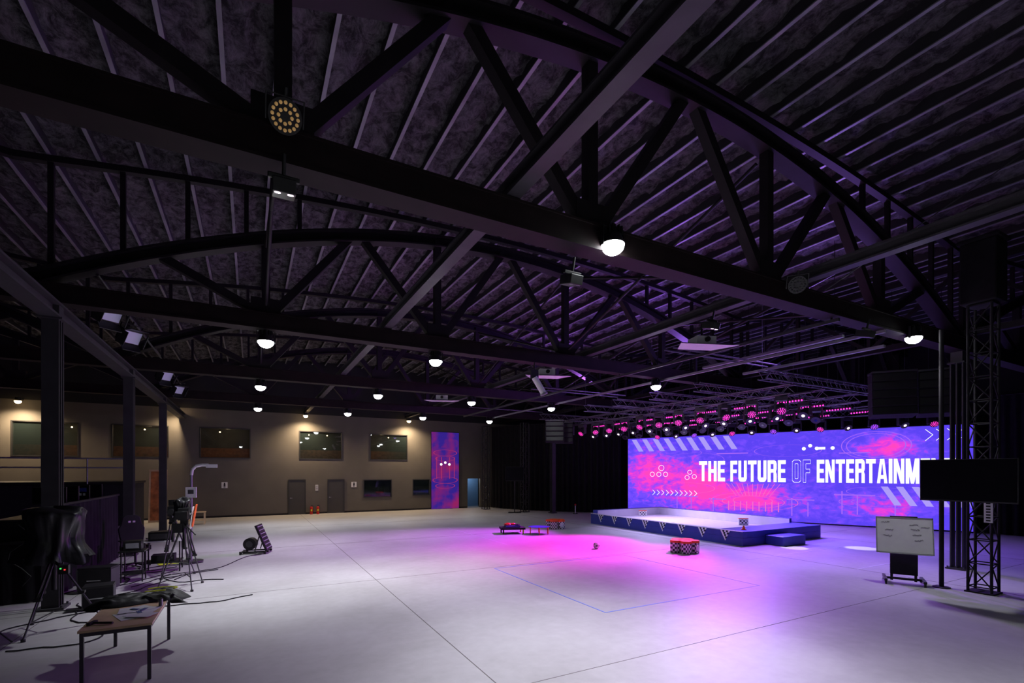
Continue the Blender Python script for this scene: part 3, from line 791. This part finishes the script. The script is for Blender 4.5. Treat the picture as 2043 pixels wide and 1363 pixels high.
# ---------------------------------------------------------------- lighting rig
def box_truss(p, q, s, name='rig_truss', m=RIGM, r1=.025, r2=.012, hang=True):
    b = B(); p = Vector(p); q = Vector(q); d = (q-p); Lg = d.length; d.normalize()
    sd = d.cross(Vector((0, 0, 1))).normalized(); u = Vector((0, 0, 1)); h = s/2
    cs = [sd*a*h+u*c*h for a, c in ((-1, -1), (1, -1), (1, 1), (-1, 1))]
    for c in cs: b.cyl(p+c, q+c, r1, m, n=6)
    n = int(Lg/s)
    for i in range(n):
        a0 = p+d*(i*Lg/n); a1 = p+d*((i+1)*Lg/n)
        for k in range(4):
            c0, c1 = cs[k], cs[(k+1) % 4]
            if i % 2: c0, c1 = c1, c0
            b.cyl(a0+c0, a1+c1, r2, m, n=4)
    k = 0
    while hang and k <= Lg:
        a = p+d*k; b.cyl(a+u*h, (a.x, a.y, 8.4), .006, m, n=4); k += 3
    b.obj(name)
for X in (15.6, 17.6, 19.6): box_truss((X, 9.5, 5.3), (X, 22.5, 5.3), .3)
for Y in (9.5, 12.0, 14.2, 16.4, 18.5, 22.5): box_truss((14.0, Y, 5.62), (21.5 if Y > 15 else 24.5, Y, 5.62), .28)
box_truss((21.0, 20.8, 5.3), (25.5, 9.5, 5.3), .3)

BODY = mat('fixture_body', (0.045, 0.04, 0.05), 0.45)
def head_mesh(lens, kind=0):
    b = B()
    b.box((0, 0, .0), (.34, .26, .12), BODY); b.box((0, 0, .09), (.1, .1, .08), BODY)
    for s in (-1, 1): b.box((s*.17, 0, -.2), (.05, .14, .34), BODY)
    R = Matrix.Rotation(math.radians(-48), 3, 'X')
    c = Vector((0, 0, -.28))
    d = R @ Vector((0, 0, -1))
    b.cyl(c-d*.16, c+d*.16, .1, BODY, r2=.15, n=16); b.cyl(c-d*.2, c-d*.16, .07, BODY, n=12)
    x = Vector((1, 0, 0)); y = d.cross(x)
    if kind == 0:
        b.cyl(c+d*.158, c+d*.168, .02, lens, n=8)
        for r, n in ((.055, 6), (.105, 10)):
            for k in range(n):
                a = 2*math.pi*k/n; q = c+x*r*math.cos(a)+y*r*math.sin(a)
                b.cyl(q+d*.155, q+d*.168, .014, lens, n=8)
    else:
        b.cyl(c+d*.158, c+d*.17, .05, lens, n=14)
    me = b.obj('stage_moving_head'); m_ = me.data; D.objects.remove(me); return m_
HM = [head_mesh(LENSM), head_mesh(LENSP), head_mesh(LENSK, 1), head_mesh(GLASSD, 1)]
random.seed(11)
k = 0
for X in (15.6, 17.6, 19.6):
    for i in range(12):
        y = 9.9+i*1.1+(.4 if X == 17.6 else 0)
        if X == 19.6 and y < 10.5: continue
        inst('stage_moving_head', HM[[0, 2, 1, 3, 2, 0, 2, 3][(k*5+i*3) % 8]], (X, y, 5.03), (0, 0, math.radians(-50+random.uniform(-35, 30))), 1.1); k += 1
for i in range(13):
    t_ = i/12; x = 21.0+4.5*t_; y = 20.8-11.3*t_
    inst('stage_moving_head', HM[[0, 2, 1, 2][i % 4]], (x, y, 5.03), (0, 0, math.radians(-50+random.uniform(-30, 30))), 1.1)
def bar_mesh():
    b = B(); b.box((0, 0, 0), (.1, 1.0, .1), BODY); b.box((0, .3, .11), (.03, .03, .13), BODY); b.box((0, -.3, .11), (.03, .03, .13), BODY)
    for i in range(9): b.sph((-.045, -.42+i*.105, -.03), .03, LENSM, 8, 6)
    o = b.obj('led_batten_light'); m_ = o.data; D.objects.remove(o); return m_
BM = bar_mesh()
for X in (16.6, 18.6, 20.4, 22.2):
    for i in range(7):
        y = 10.2+i*1.75+(.4 if X > 17 else 0)
        if X > 20.2 and y > 19: continue
        if X > 22 and y > 16.5: continue
        inst('led_batten_light', BM, (X, y, 5.07), (0, 0, 0))
b = B()
for X in (16.6, 18.6, 20.4): b.cyl((X, 9.5, 5.28), (X, 22.0, 5.28), .03, RIGM, n=8)
b.cyl((22.2, 9.5, 5.28), (22.2, 17.0, 5.28), .03, RIGM, n=8)
b.obj('rig_pipes')

def line_array(x, y, ztop, n, w_, rz):
    b = B(); z = 0
    for k in range(n):
        a = math.radians(k*3.0); R = Matrix.Rotation(-a, 3, 'X')
        b.box((0, -.02*k*k*.15, -k*.27-.13), (w_, .45, .25), BLKM, R)
        b.box(Vector((0, -.02*k*k*.15, -k*.27-.13))+R @ Vector((0, -.23, 0)), (w_-.06, .01, .2), BLK, R)
    b.box((0, 0, .04), (w_, .5, .06), DGREY); b.cyl((-.3, 0, .05), (0, 0, .6), .01, STEEL, n=4); b.cyl((.3, 0, .05), (0, 0, .6), .01, STEEL, n=4); b.cyl((0, 0, .6), (0, 0, 8.4-ztop), .01, STEEL, n=4)
    b.obj('line_array_speaker', (x, y, ztop), (0, 0, rz), bevel=.012)
line_array(17.6, 7.6, 5.65, 5, 1.15, math.radians(-50)); line_array(18.5, 6.7, 5.65, 5, 1.15, math.radians(-60))
line_array(13.9, 21.0, 5.2, 4, .95, math.radians(-35)); line_array(14.9, 21.6, 5.2, 4, .95, math.radians(-35))

def projector(x, y, z, rz):
    b = B()
    b.poly([(-.75, -.3, 0), (.75, -.3, 0), (.45, .45, .05), (-.45, .45, .05)][::-1], WHITE)
    b.poly([(-.75, -.3, .02), (.75, -.3, .02), (.45, .45, .07), (-.45, .45, .07)], GALV)
    b.box((0, .1, .16), (.5, .45, .18), WHITE); b.cyl((0, -.13, .16), (0, -.2, .16), .06, BLK)
    b.cyl((0, .1, .25), (0, .1, .6), .025, STEEL); b.box((0, .1, .27), (.3, .3, .02), BLK)
    b.obj('ceiling_projector', (x, y, z), (0, 0, rz))
projector(9.7, 8.1, 5.62, math.radians(-20)); projector(8.3, 13.0, 5.6, math.radians(-20)); projector(7.2, 19.6, 5.6, math.radians(-20))
b = B()
b.cyl((0, 0, 0), (.25, -.1, -.45), .09, WHITE, n=16); b.cyl((.25, -.1, -.45), (.27, -.11, -.5), .11, GALV); b.box((0, 0, .1), (.25, .05, .25), BLK); b.cyl((0, 0, .2), (0, 0, .45), .02, BLK)
b.obj('profile_spotlight', (7.3, 12.1, 5.35))

# rig lights and added fill spots
spot('magenta_wash', (15.0, 15.6, 4.45), (10.0, 14.2, 0), 7500, (1.0, .015, .78), 52, 1.0, .2)
spot('violet_wash', (15.0, 18.2, 4.45), (7.0, 17.6, 0), 7500, (.66, .05, 1.0), 52, 1.0, .2)
spot('magenta_wash', (14.9, 12.2, 4.45), (10.6, 11.6, 0), 2600, (1.0, .02, .85), 58, 1.0, .2)
spot('violet_wash', (14.9, 12.2, 4.4), (8.0, 9.0, 0), 2200, (.6, .14, 1.0), 62, 1.0, .2)
spot('blue_wash', (16.9, 12, 4.45), (13.0, 8.0, 0), 2400, (.42, .14, 1.0), 85, 1.0, .2)
spot('blue_wash', (18.9, 13, 4.45), (18.5, 8.5, 0), 3000, (.22, .1, 1.0), 95, 1.0, .2)
spot('blue_wash', (17.1, 17.5, 4.45), (17.4, 15, 0), 2200, (.62, .5, 1.0), 120, 1.0, .2)
spot('blue_wash', (21.9, 14.5, 4.45), (21.5, 12.5, 0), 1600, (.3, .12, 1.0), 110, 1.0, .2)
spot('added_pit_front_fill', (12.45, 12.0, 5.6), (15.0, 15.0, .2), 700, (.35, .35, 1.0), 80, 1.0, .15)  # added blue spot to brighten the platform front; no fixture hangs here
spot('pool_spot', (16.5, 11.4, 4.4), (16.3, 9.9, 0), 1100, (.95, .95, 1), 11, .4, .03)
spot('pool_spot', (17.1, 10.2, 4.4), (18.2, 8.75, 0), 1100, (.95, .95, 1), 12, .4, .03)
for i, (p, q, e_, c) in enumerate((((14.6, 13.2, 6.5), (7.5, 15, 9), 800, (.36, .14, 1.0)), ((14.6, 19.6, 6.5), (6, 19, 9), 750, (.5, .16, 1.0)), ((14.9, 8.0, 6.5), (7, 8.5, 9), 420, (.4, .2, 1.0)), ((19, 12, 6.4), (19, 14, 9), 220, (.3, .15, 1.0)))):
    spot('added_roof_fill', p, q, e_, c, 165, 1.0, .25)  # added violet fill to lift and tint the roof; no fixtures behind it

# ---------------------------------------------------------------- left side equipment
b = B()
xa, xb, ya, yb, H = -1.8, -1.08, 7.45, 9.15, .71
b.b2((xa, ya, H-.03), (xb, yb, H), WOOD)
b.b2((xa+.02, ya+.02, H-.08), (xb-.02, ya+.05, H-.03), DGREY); b.b2((xa+.02, yb-.05, H-.08), (xb-.02, yb-.02, H-.03), DGREY)
b.b2((xa+.02, ya+.02, H-.08), (xa+.05, yb-.02, H-.03), DGREY); b.b2((xb-.05, ya+.02, H-.08), (xb-.02, yb-.02, H-.03), DGREY)
for x in (xa+.035, xb-.035):
    for y in (ya+.035, yb-.035): b.b2((x-.02, y-.02, 0), (x+.02, y+.02, H-.03), DGREY)
b.obj('folding_work_table', bevel=.003)
b = B()
vs = []; nx, ny = 44, 30
for i in range(nx+1):
    for j in range(ny+1):
        u, v = i/nx-.5, j/ny-.5
        x = -1.43+u*1.15+.05*math.sin(v*9); y = 8.82+v*.58+.06*math.sin(u*7)
        e_ = max(0, 1-(2*abs(u))**5)*max(0, 1-(2*abs(v))**4)
        z = H+.012+.11*e_*(.7+.6*noise.noise(Vector((u*6, v*5, 1))))+.03*noise.noise(Vector((u*14, v*11, 3)))*e_
        if x > xb+.02 or x < xa-.02:
            ov = (x-xb) if x > xb else (xa-x); z -= min(.05, ov*.8)*(1-e_)
        vs.append((x, y, z))
CLOTH = mat('black_nylon', (.018, .018, .02), .55, 0, .3, 10, .3, 30, .01)
b.add(vs, [(i*(ny+1)+j, (i+1)*(ny+1)+j, (i+1)*(ny+1)+j+1, i*(ny+1)+j+1) for i in range(nx) for j in range(ny)], CLOTH, True)
for i in range(9):
    a0 = -.5+i*.33; a1 = a0+.33
    b.beam((-1.18+.2*math.cos(a0), 8.78+.12*math.sin(a0), H+.15), (-1.18+.2*math.cos(a1), 8.78+.12*math.sin(a1), H+.15), .035, .012, YEL)
b.beam((-1.35, 8.72, H+.14), (-1.1, 8.66, H+.15), .035, .012, YEL)
b.obj('black_jacket')
b = B(); random.seed(5)
for k, (x, y, r, w_, h_) in enumerate(((-1.38, 7.95, .4, .3, .42), (-1.28, 8.1, -.2, .3, .42), (-1.3, 8.25, .7, .21, .3), (-1.45, 8.2, .1, .21, .3), (-1.25, 7.85, 1.1, .21, .3))):
    b.box((x, y, H+.004+k*.004), (w_, h_, .003), PAPER, Matrix.Rotation(r, 3, 'Z'))
BLUP = mat('blue_print', (.08, .12, .3), .6)
for (x, y, r) in ((-1.3, 8.0, .3), (-1.28, 8.15, -.4), (-1.38, 8.2, .9)): b.box((x, y, H+.024), (.05, .12, .002), BLUP, Matrix.Rotation(r, 3, 'Z'))
b.obj('paper_sheets')
b = B(); b.cyl((-1.7, 7.7, H+.02), (-1.5, 7.6, H+.02), .015, BLK); b.box((-1.72, 7.71, H+.02), (.04, .13, .035), BLK, Matrix.Rotation(-.4, 3, 'Z')); b.obj('hammer')
b = B()
for k in range(2): b.cyl((-1.11, 8.28+k*.07, H), (-1.11, 8.28+k*.07, H+.09), .02, WHITE if k else DGREY); b.cyl((-1.11, 8.28+k*.07, H+.09), (-1.11, 8.28+k*.07, H+.11), .012, BLK)
b.obj('small_bottles')

def tripod(b, x, y, h, spread, a0=.4):
    for k in range(3):
        a = a0+k*2.094; fx, fy = x+spread*math.cos(a), y+spread*math.sin(a)
        top = Vector((x+.06*math.cos(a), y+.06*math.sin(a), h)); ft = Vector((fx, fy, .03)); mid = top.lerp(ft, .5)
        sd = Vector((-math.sin(a), math.cos(a), 0))*.03
        b.cyl(top+sd, mid+sd, .014, BLK, n=8); b.cyl(top-sd, mid-sd, .014, BLK, n=8); b.cyl(mid+(top-mid)*.15, ft, .013, DGREY, n=8)
        b.box(mid, (.09, .09, .04), BLK); b.cyl((fx, fy, 0), (fx, fy, .04), .03, BLK)
        lo = top.lerp(ft, .8); b.cyl((x, y, lo.z+.05), lo, .01, BLK, n=6)
    b.cyl((x, y, h-.45), (x, y, h+.06), .035, BLK); b.cyl((x, y, h), (x, y, h+.05), .09, BLK)
    b.box((x, y, h+.13), (.14, .16, .16), BLK); b.cyl((x, y-.05, h+.1), (x+.25, y-.5, h-.12), .012, BLK)

BAG = mat('black_bag_plastic', (.014, .014, .016), .35, 0, .3, 5, .25, 5, .03)
def draped(b, cx, cy, zt, zb, w_, l_, seed, rz=0.0):
    nu, nv = 56, 16; vs = []
    for j in range(nv+1):
        t_ = j/nv
        for i in range(nu):
            a = 2*math.pi*i/nu
            if t_ < .3: rad = math.sin(t_/.3*math.pi/2); z = zt-.06*(1-math.cos(t_/.3*math.pi/2))
            else:
                q = (t_-.3)/.7; rad = 1-.28*math.sin(q*math.pi)+.05*q; z = zt-.06-(zt-zb-.06)*q
                rad += .10*q*math.sin(9*a+seed+2*q)+.05*math.sin(17*a+3*q+seed)
            n_ = noise.noise(Vector((math.cos(a)*1.6+seed, math.sin(a)*1.6, t_*3)))
            rad *= 1+.28*n_
            z += .07*noise.noise(Vector((math.cos(a)*1.3, math.sin(a)*1.3+seed, 1)))+(.12*noise.noise(Vector((math.cos(a)*3, math.sin(a)*3, seed))) if t_ > .9 else 0)
            x_, y_ = w_*rad*math.cos(a), l_*rad*math.sin(a)
            vs.append((cx+x_*math.cos(rz)-y_*math.sin(rz), cy+x_*math.sin(rz)+y_*math.cos(rz), z))
    b.add(vs, [(j*nu+i, (j+1)*nu+i, (j+1)*nu+(i+1) % nu, j*nu+(i+1) % nu) for j in range(nv) for i in range(nu)], BAG, True)
b = B(); tripod(b, -2.85, 10.6, 1.1, .62, .2)
draped(b, -2.85, 10.6, 2.0, 1.15, .42, .5, 2.0, .4)
b.cyl((-2.85, 10.6, 1.1), (-2.55, 10.1, 1.0), .012, BLK)
b.box((-2.6, 10.12, 1.05), (.12, .1, .14), BLK); b.box((-2.63, 10.06, 1.07), (.02, .01, .02), emis('status_led_green', (.1, 1, .2), 1)); b.box((-2.58, 10.06, 1.05), (.02, .01, .02), emis('status_led_red', (1, .05, .05), 1))
b.obj('covered_camera_tripod')
b = B(); tripod(b, -1.3, 12.95, 1.35, .5, .9)
b.box((-1.3, 13.0, 1.66), (.2, .5, .26), BLK); b.cyl((-1.3, 12.75, 1.66), (-1.3, 12.45, 1.66), .07, BLK); b.box((-1.3, 12.42, 1.66), (.22, .1, .16), BLK)
draped(b, -1.35, 13.1, 2.0, 1.6, .17, .26, 5.0)
b.box((-1.12, 13.1, 1.6), (.02, .24, .5), ORANGE, Matrix.Rotation(.15, 3, 'Y')); b.box((-1.17, 13.1, 1.55), (.015, .26, .5), WHITE, Matrix.Rotation(.1, 3, 'Y'))
b.box((-1.42, 12.9, 1.35), (.18, .12, .2), BLK)
b.obj('studio_camera_tripod')
b = B(); tripod(b, -1.7, 14.6, 1.3, .45, .1); b.box((-1.7, 14.6, 1.62), (.18, .42, .24), BLK); b.cyl((-1.7, 14.4, 1.62), (-1.7, 14.15, 1.62), .07, BLK); b.box((-1.7, 14.7, 1.82), (.2, .1, .14), BLK)
b.obj('studio_camera_tripod')
b = B(); x, y = -1.5, 16.6
b.cyl((x, y, .04), (x, y, 2.55), .03, GALV); b.cyl((x, y, 0), (x, y, .04), .3, DGREY, n=24)
b.tube([(x, y, 2.5), (x+.02, y, 2.65), (x+.1, y, 2.75), (x+.25, y, 2.79), (x+.42, y, 2.79)], .045, WHITE, 10)
b.box((x+.5, y, 2.76), (.28, .14, .1), WHITE); b.box((x, y-.06, 2.0), (.26, .14, .3), WHITE); b.box((x, y-.135, 2.02), (.14, .01, .12), DGREY)
b.obj('overhead_camera_stand', bevel=.005)
b = B(); x, y = -2.0, 15.5
for z in (.25, .8): b.box((x, y, z), (.8, .6, .03), WHITE if z > .5 else BLK)
for dx in (-.37, .37):
    for dy in (-.27, .27): b.cyl((x+dx, y+dy, .06), (x+dx, y+dy, .8), .018, BLK); b.cyl((x+dx-.015, y+dy, .04), (x+dx+.015, y+dy, .04), .04, BLK)
b.box((x-.05, y-.05, .93), (.5, .4, .22), BLK); b.box((x-.05, y-.26, .93), (.42, .01, .14), DGREY); b.box((x, y, .35), (.5, .4, .16), BLKM)
b.obj('equipment_trolley', bevel=.006)
b = B(); x, y = -2.45, 14.4
b.box((x, y, .72), (.5, .5, .03), BLK); 
for dx in (-.2, .2):
    for dy in (-.2, .2): b.cyl((x+dx, y+dy, 0), (x+dx, y+dy, .72), .015, BLK)
b.box((x, y, .85), (.34, .3, .22), BLK); b.box((x, y, .2), (.46, .46, .02), BLK); b.box((x, y-.16, .85), (.25, .01, .12), GALV)
b.obj('monitor_side_table', bevel=.005)

CH = B()
for k in range(5):
    a = k*2*math.pi/5; CH.beam((0, 0, .12), (.32*math.cos(a), .32*math.sin(a), .08), .05, .035, BLK)
    c = (.32*math.cos(a), .32*math.sin(a)); CH.cyl((c[0]-.02, c[1], .03), (c[0]+.02, c[1], .03), .03, BLK)
CH.cyl((0, 0, .1), (0, 0, .42), .03, DGREY); CH.box((0, 0, .43), (.3, .3, .04), BLK)
CH.box((0, 0, .5), (.5, .5, .11), BLK); CH.box((-.25, 0, .53), (.08, .48, .12), BLK); CH.box((.25, 0, .53), (.08, .48, .12), BLK)
R = Matrix.Rotation(math.radians(-10), 3, 'X')
prof = [(-.22, 0), (-.27, .3), (-.29, .5), (-.22, .62), (-.19, .8), (-.12, .86), (.12, .86), (.19, .8), (.22, .62), (.29, .5), (.27, .3), (.22, 0)]
f_ = [Vector((0, .24, .54))+R @ Vector((x, -.05, z)) for x, z in prof]; r_ = [Vector((0, .24, .54))+R @ Vector((x, .06, z)) for x, z in prof]
n = len(prof); CH.add(f_+r_, [tuple(range(n)), tuple(range(n, 2*n))[::-1]]+[(i, n+i, n+(i+1) % n, (i+1) % n) for i in range(n)], BLK)
for s in (-1, 1):
    CH.box((s*.31, 0, .62), (.04, .06, .24), BLK); CH.box((s*.31, -.02, .74), (.09, .28, .03), BLK)
c = Vector((0, .24, .54))+R @ Vector((0, -.055, .68))
for k in (-1, 1): CH.box(c+Vector((k*.05, -.005, 0)), (.06, .01, .05), WHITE)
CH.obj('gaming_chair', (-2.75, 16.4, 0), (0, 0, math.radians(25)), bevel=.015)
b = B(); b.box((-2.0, 16.6, .006), (.55, .35, .012), YEL, Matrix.Rotation(.3, 3, 'Z')); b.obj('yellow_floor_mat')

b = B(); b.b2((-9.5, 13.0, 0), (-3.6, 19.2, .9), BLKM); b.obj('control_riser')
def drape(pts, z0, z1):
    curtain(pts, z0, z1, .03, .3)
drape([(-3.5, 13.0), (-3.5, 18.45)], .02, 1.9); drape([(-9.5, 12.93), (-3.5, 12.93)], .02, 1.2)
b = B(); b.b2((-4.5, 13.3, 1.58), (-3.62, 18.3, 1.63), BLK)
for y in (13.4, 15.8, 18.2): b.b2((-4.45, y-.03, .9), (-3.7, y+.03, 1.58), BLK)
b.obj('control_desk', bevel=.01)
for y, on in ((14.6, 0), (15.5, 0), (16.4, 1), (17.6, 0)):
    b = B(); b.box((0, 0, .42), (.62, .04, .38), BLK); b.box((0, -.022, .425), (.58, .004, .34), SCRN); b.box((0, .04, .16), (.06, .04, .3), BLK); b.box((0, .04, .01), (.26, .18, .02), BLK)
    if on:
        for k in range(6): b.box((-.2+k*.08, -.026, .37), (.05, .003, .06), WHITE)
        b.box((0, -.025, .49), (.5, .002, .1), NAVY)
    b.obj('desk_monitor', (-4.0, y, 1.635), (0, 0, math.radians(-10)), bevel=.006)
b = B(); b.b2((-8.8, 13.4, 1.58), (-5.4, 14.2, 1.63), BLK)
for x in (-8.7, -7.1, -5.5): b.b2((x-.03, 13.45, .9), (x+.03, 14.15, 1.58), BLK)
b.obj('control_desk', bevel=.01)
b = B(); b.box((-6.2, 13.8, 1.73), (.9, .55, .12), DGREY, Matrix.Rotation(.12, 3, 'X'))
for i in range(9):
    b.box((-6.55+i*.09, 13.66, 1.79), (.03, .05, .02), WHITE if i % 3 == 0 else BLK); b.cyl((-6.55+i*.09, 13.9, 1.80), (-6.55+i*.09, 13.9, 1.83), .013, ALU, n=8)
b.obj('mixing_console', bevel=.01)
for x in (-7.3, -8.2):
    b = B(); b.box((0, 0, .42), (.62, .04, .38), BLK); b.box((0, -.022, .425), (.58, .004, .34), SCRN); b.box((0, .04, .16), (.06, .04, .3), BLK); b.box((0, .04, .01), (.26, .18, .02), BLK)
    b.obj('desk_monitor', (x, 13.8, 1.635), (0, 0, .1), bevel=.006)
b = B(); random.seed(9)
for k in range(12):
    x = -8.6+k*.42; s = random.uniform(.1, .3)
    pts = [(x+s*math.sin(q*1.3), 12.86-.02*math.sin(q), 1.55-.17*q) for q in range(8)]
    b.tube(pts, .012, BLK, 5)
b.obj('hanging_cable_loom')
b = B()
for z in (2.75, 3.1): b.cyl((-12, 24.0, z), (-4.2, 24.0, z), .03, GALV)
for k in range(7): b.cyl((-12+k*1.3, 24.0, 0), (-12+k*1.3, 24.0, 3.1), .025, GALV)
b.cyl((-4.2, 24.0, 0), (-4.2, 24.0, 3.1), .03, GALV)
b.obj('handrail')
b = B(); b.b2((-12.5, 24.1, 0), (-4.3, 27.5, 2.1), BLKM); b.b2((-12.5, 24.05, 2.1), (-4.25, 27.6, 2.2), BLK); b.obj('raised_deck')
for (x, y, h) in ((-5.2, 11.9, 1.5), (-6.1, 12.1, 1.9)):
    b = B(); b.b2((x-.3, y-.3, 0.05), (x+.3, y+.3, h), BLKM)
    for k in range(int(h/.2)): b.b2((x-.26, y-.315, .12+k*.2), (x+.26, y-.3, .26+k*.2), BLK)
    for dx in (-.22, .22):
        for dy in (-.22, .22): b.cyl((x+dx, y+dy, 0), (x+dx, y+dy, .05), .03, BLK)
    b.obj('equipment_rack', bevel=.01)
b = B(); SEAT = mat('maroon_fabric', (.05, .02, .025), .9)
b.box((0, 0, .35), (.7, .7, .22), SEAT); b.box((0, .33, .65), (.7, .14, .5), SEAT); b.box((-.38, 0, .45), (.12, .7, .4), SEAT); b.box((.38, 0, .45), (.12, .7, .4), SEAT)
for dx in (-.3, .3):
    for dy in (-.3, .3): b.cyl((dx, dy, 0), (dx, dy, .25), .025, BLK)
b.obj('armchair', (-4.2, 10.4, 0), (0, 0, .6), bevel=.04)
for (cx, cy, rz, w_, h_) in ((-4.1, 11.5, .4, .5, .5), (-2.9, 13.5, -.2, .6, .45), (-2.55, 11.9, .1, .45, .35)):
    b = B(); b.box((0, 0, h_/2+.05), (w_, .38, h_), BLKM); b.box((0, 0, h_+.07), (w_, .38, .04), BLK)
    for sx_ in (-1, 1): b.box((sx_*(w_/2), 0, h_/2+.05), (.012, .39, h_), DGREY)
    for dx in (-.18, .18):
        b.cyl((dx, -.1, 0), (dx, -.1, .05), .04, BLK); b.cyl((dx, .1, 0), (dx, .1, .05), .04, BLK)
    b.cyl((-.12, -.21, h_*.6), (.12, -.21, h_*.6), .012, ALU)
    b.obj('flight_case', (cx, cy, 0), (0, 0, rz), bevel=.008)
b = B()
for k in range(3):
    a = .3+k*2.094; b.cyl((0, 0, .55), (.4*math.cos(a), .4*math.sin(a), .02), .012, BLK, n=8)
b.cyl((0, 0, .1), (0, 0, 1.7), .016, BLK); b.box((0, 0, 1.75), (.3, .06, .22), BLK); b.box((0, -.033, 1.75), (.26, .005, .18), GALV)
b.obj('light_stand', (-3.55, 9.9, 0))

b = B(); random.seed(21)
CAB = BLKM
def cable(x, y, n, step, a):
    pts = [Vector((x, y, .012))]
    for k in range(n):
        a += random.uniform(-.55, .55); x += step*math.cos(a); y += step*math.sin(a)
        pts.append(Vector((x, y, .012)))
    b.tube(pts, .011, CAB, 5)
for k in range(16): cable(random.uniform(-3.2, -1.6), random.uniform(10.5, 16), 16, .14, random.uniform(0, 6.28))
pts = [Vector((-1.6+1.9*t_/20, 14+3.2*t_/20+.25*math.sin(t_*.5), .012)) for t_ in range(21)]
b.tube(pts, .011, CAB, 5)
b.obj('floor_cables')

b = B()
b.box((0, 0, .06), (.85, .05, .04), BLK); b.box((0, .4, .06), (.85, .05, .04), BLK)
for s in (-.35, .35): b.box((s, .2, .06), (.05, .75, .04), BLK); b.cyl((s-.03, -.15, .04), (s+.03, -.15, .04), .04, BLK); b.cyl((s-.03, .55, .04), (s+.03, .55, .04), .04, BLK)
b.cyl((-.15, .05, .3), (-.15, .3, .3), .19, BLK, n=24); b.cyl((-.15, .04, .3), (-.15, .02, .3), .1, DGREY, n=20)
b.beam((-.15, .2, .08), (-.15, .2, .3), .08, .08, BLK)
R = Matrix.Rotation(math.radians(-22), 3, 'Y')
c0 = Vector((.22, .2, .5))
b.box(c0, (.07, .62, .86), BLK, R)
for k in range(7): b.box(c0+R @ Vector((.04, 0, -.36+k*.12)), (.012, .56, .03), GALV, R)
for s in (-.33, .33): b.beam((.05, .2+s, .08), c0+R @ Vector((0, s, .1)), .03, .03, BLK)
b.obj('floor_blower_fan', (.1, 17.3, 0), (0, 0, math.radians(-15)), bevel=.006)

b = B(); R = Matrix.Rotation(math.radians(-8), 3, 'X')
c0 = Vector((-4.15, 30.2, 1.36)); b.box(c0, (.75, .04, 2.7), WOOD, R); b.box(c0+R @ Vector((0, -.022, 0)), (.6, .01, 2.5), mat('rust_print', (.45, .15, .05), .6, 0, .5, 4), R)
b.obj('leaning_framed_board')
for x, m_ in ((3.25, RED), (3.62, RED)):
    b = B(); b.cyl((0, 0, 0), (0, 0, .42), .08, m_, n=16); b.sph((0, 0, .42), .08, m_, v0=0, v1=.5, sc=(1, 1, .7)); b.cyl((0, 0, .46), (0, 0, .53), .02, BLK); b.box((.03, 0, .54), (.14, .02, .02), BLK); b.tube([(.0, 0, .5), (.1, 0, .48), (.11, 0, .3), (.1, 0, .1)], .01, BLK); b.box((0, -.078, .25), (.08, .01, .12), YEL)
    b.obj('fire_extinguisher', (x, 31.6, 0))
b = B(); b.box((0, 0, .6), (.9, .5, .04), WOOD)
for dx in (-.4, .4):
    for dy in (-.2, .2): b.box((dx, dy, .29), (.05, .05, .58), WOOD)
b.box((0, 0, .2), (.8, .4, .03), WOOD); b.obj('wooden_side_table', (-2.4, 28.3, 0))
b = B(); b.cyl((0, 0, .01), (0, 0, .5), .03, WHITE); b.cyl((0, 0, 0), (0, 0, .03), .15, BLK); b.sph((0, 0, .55), .06, RED); b.obj('queue_post', (17.6, 24.3, 0))
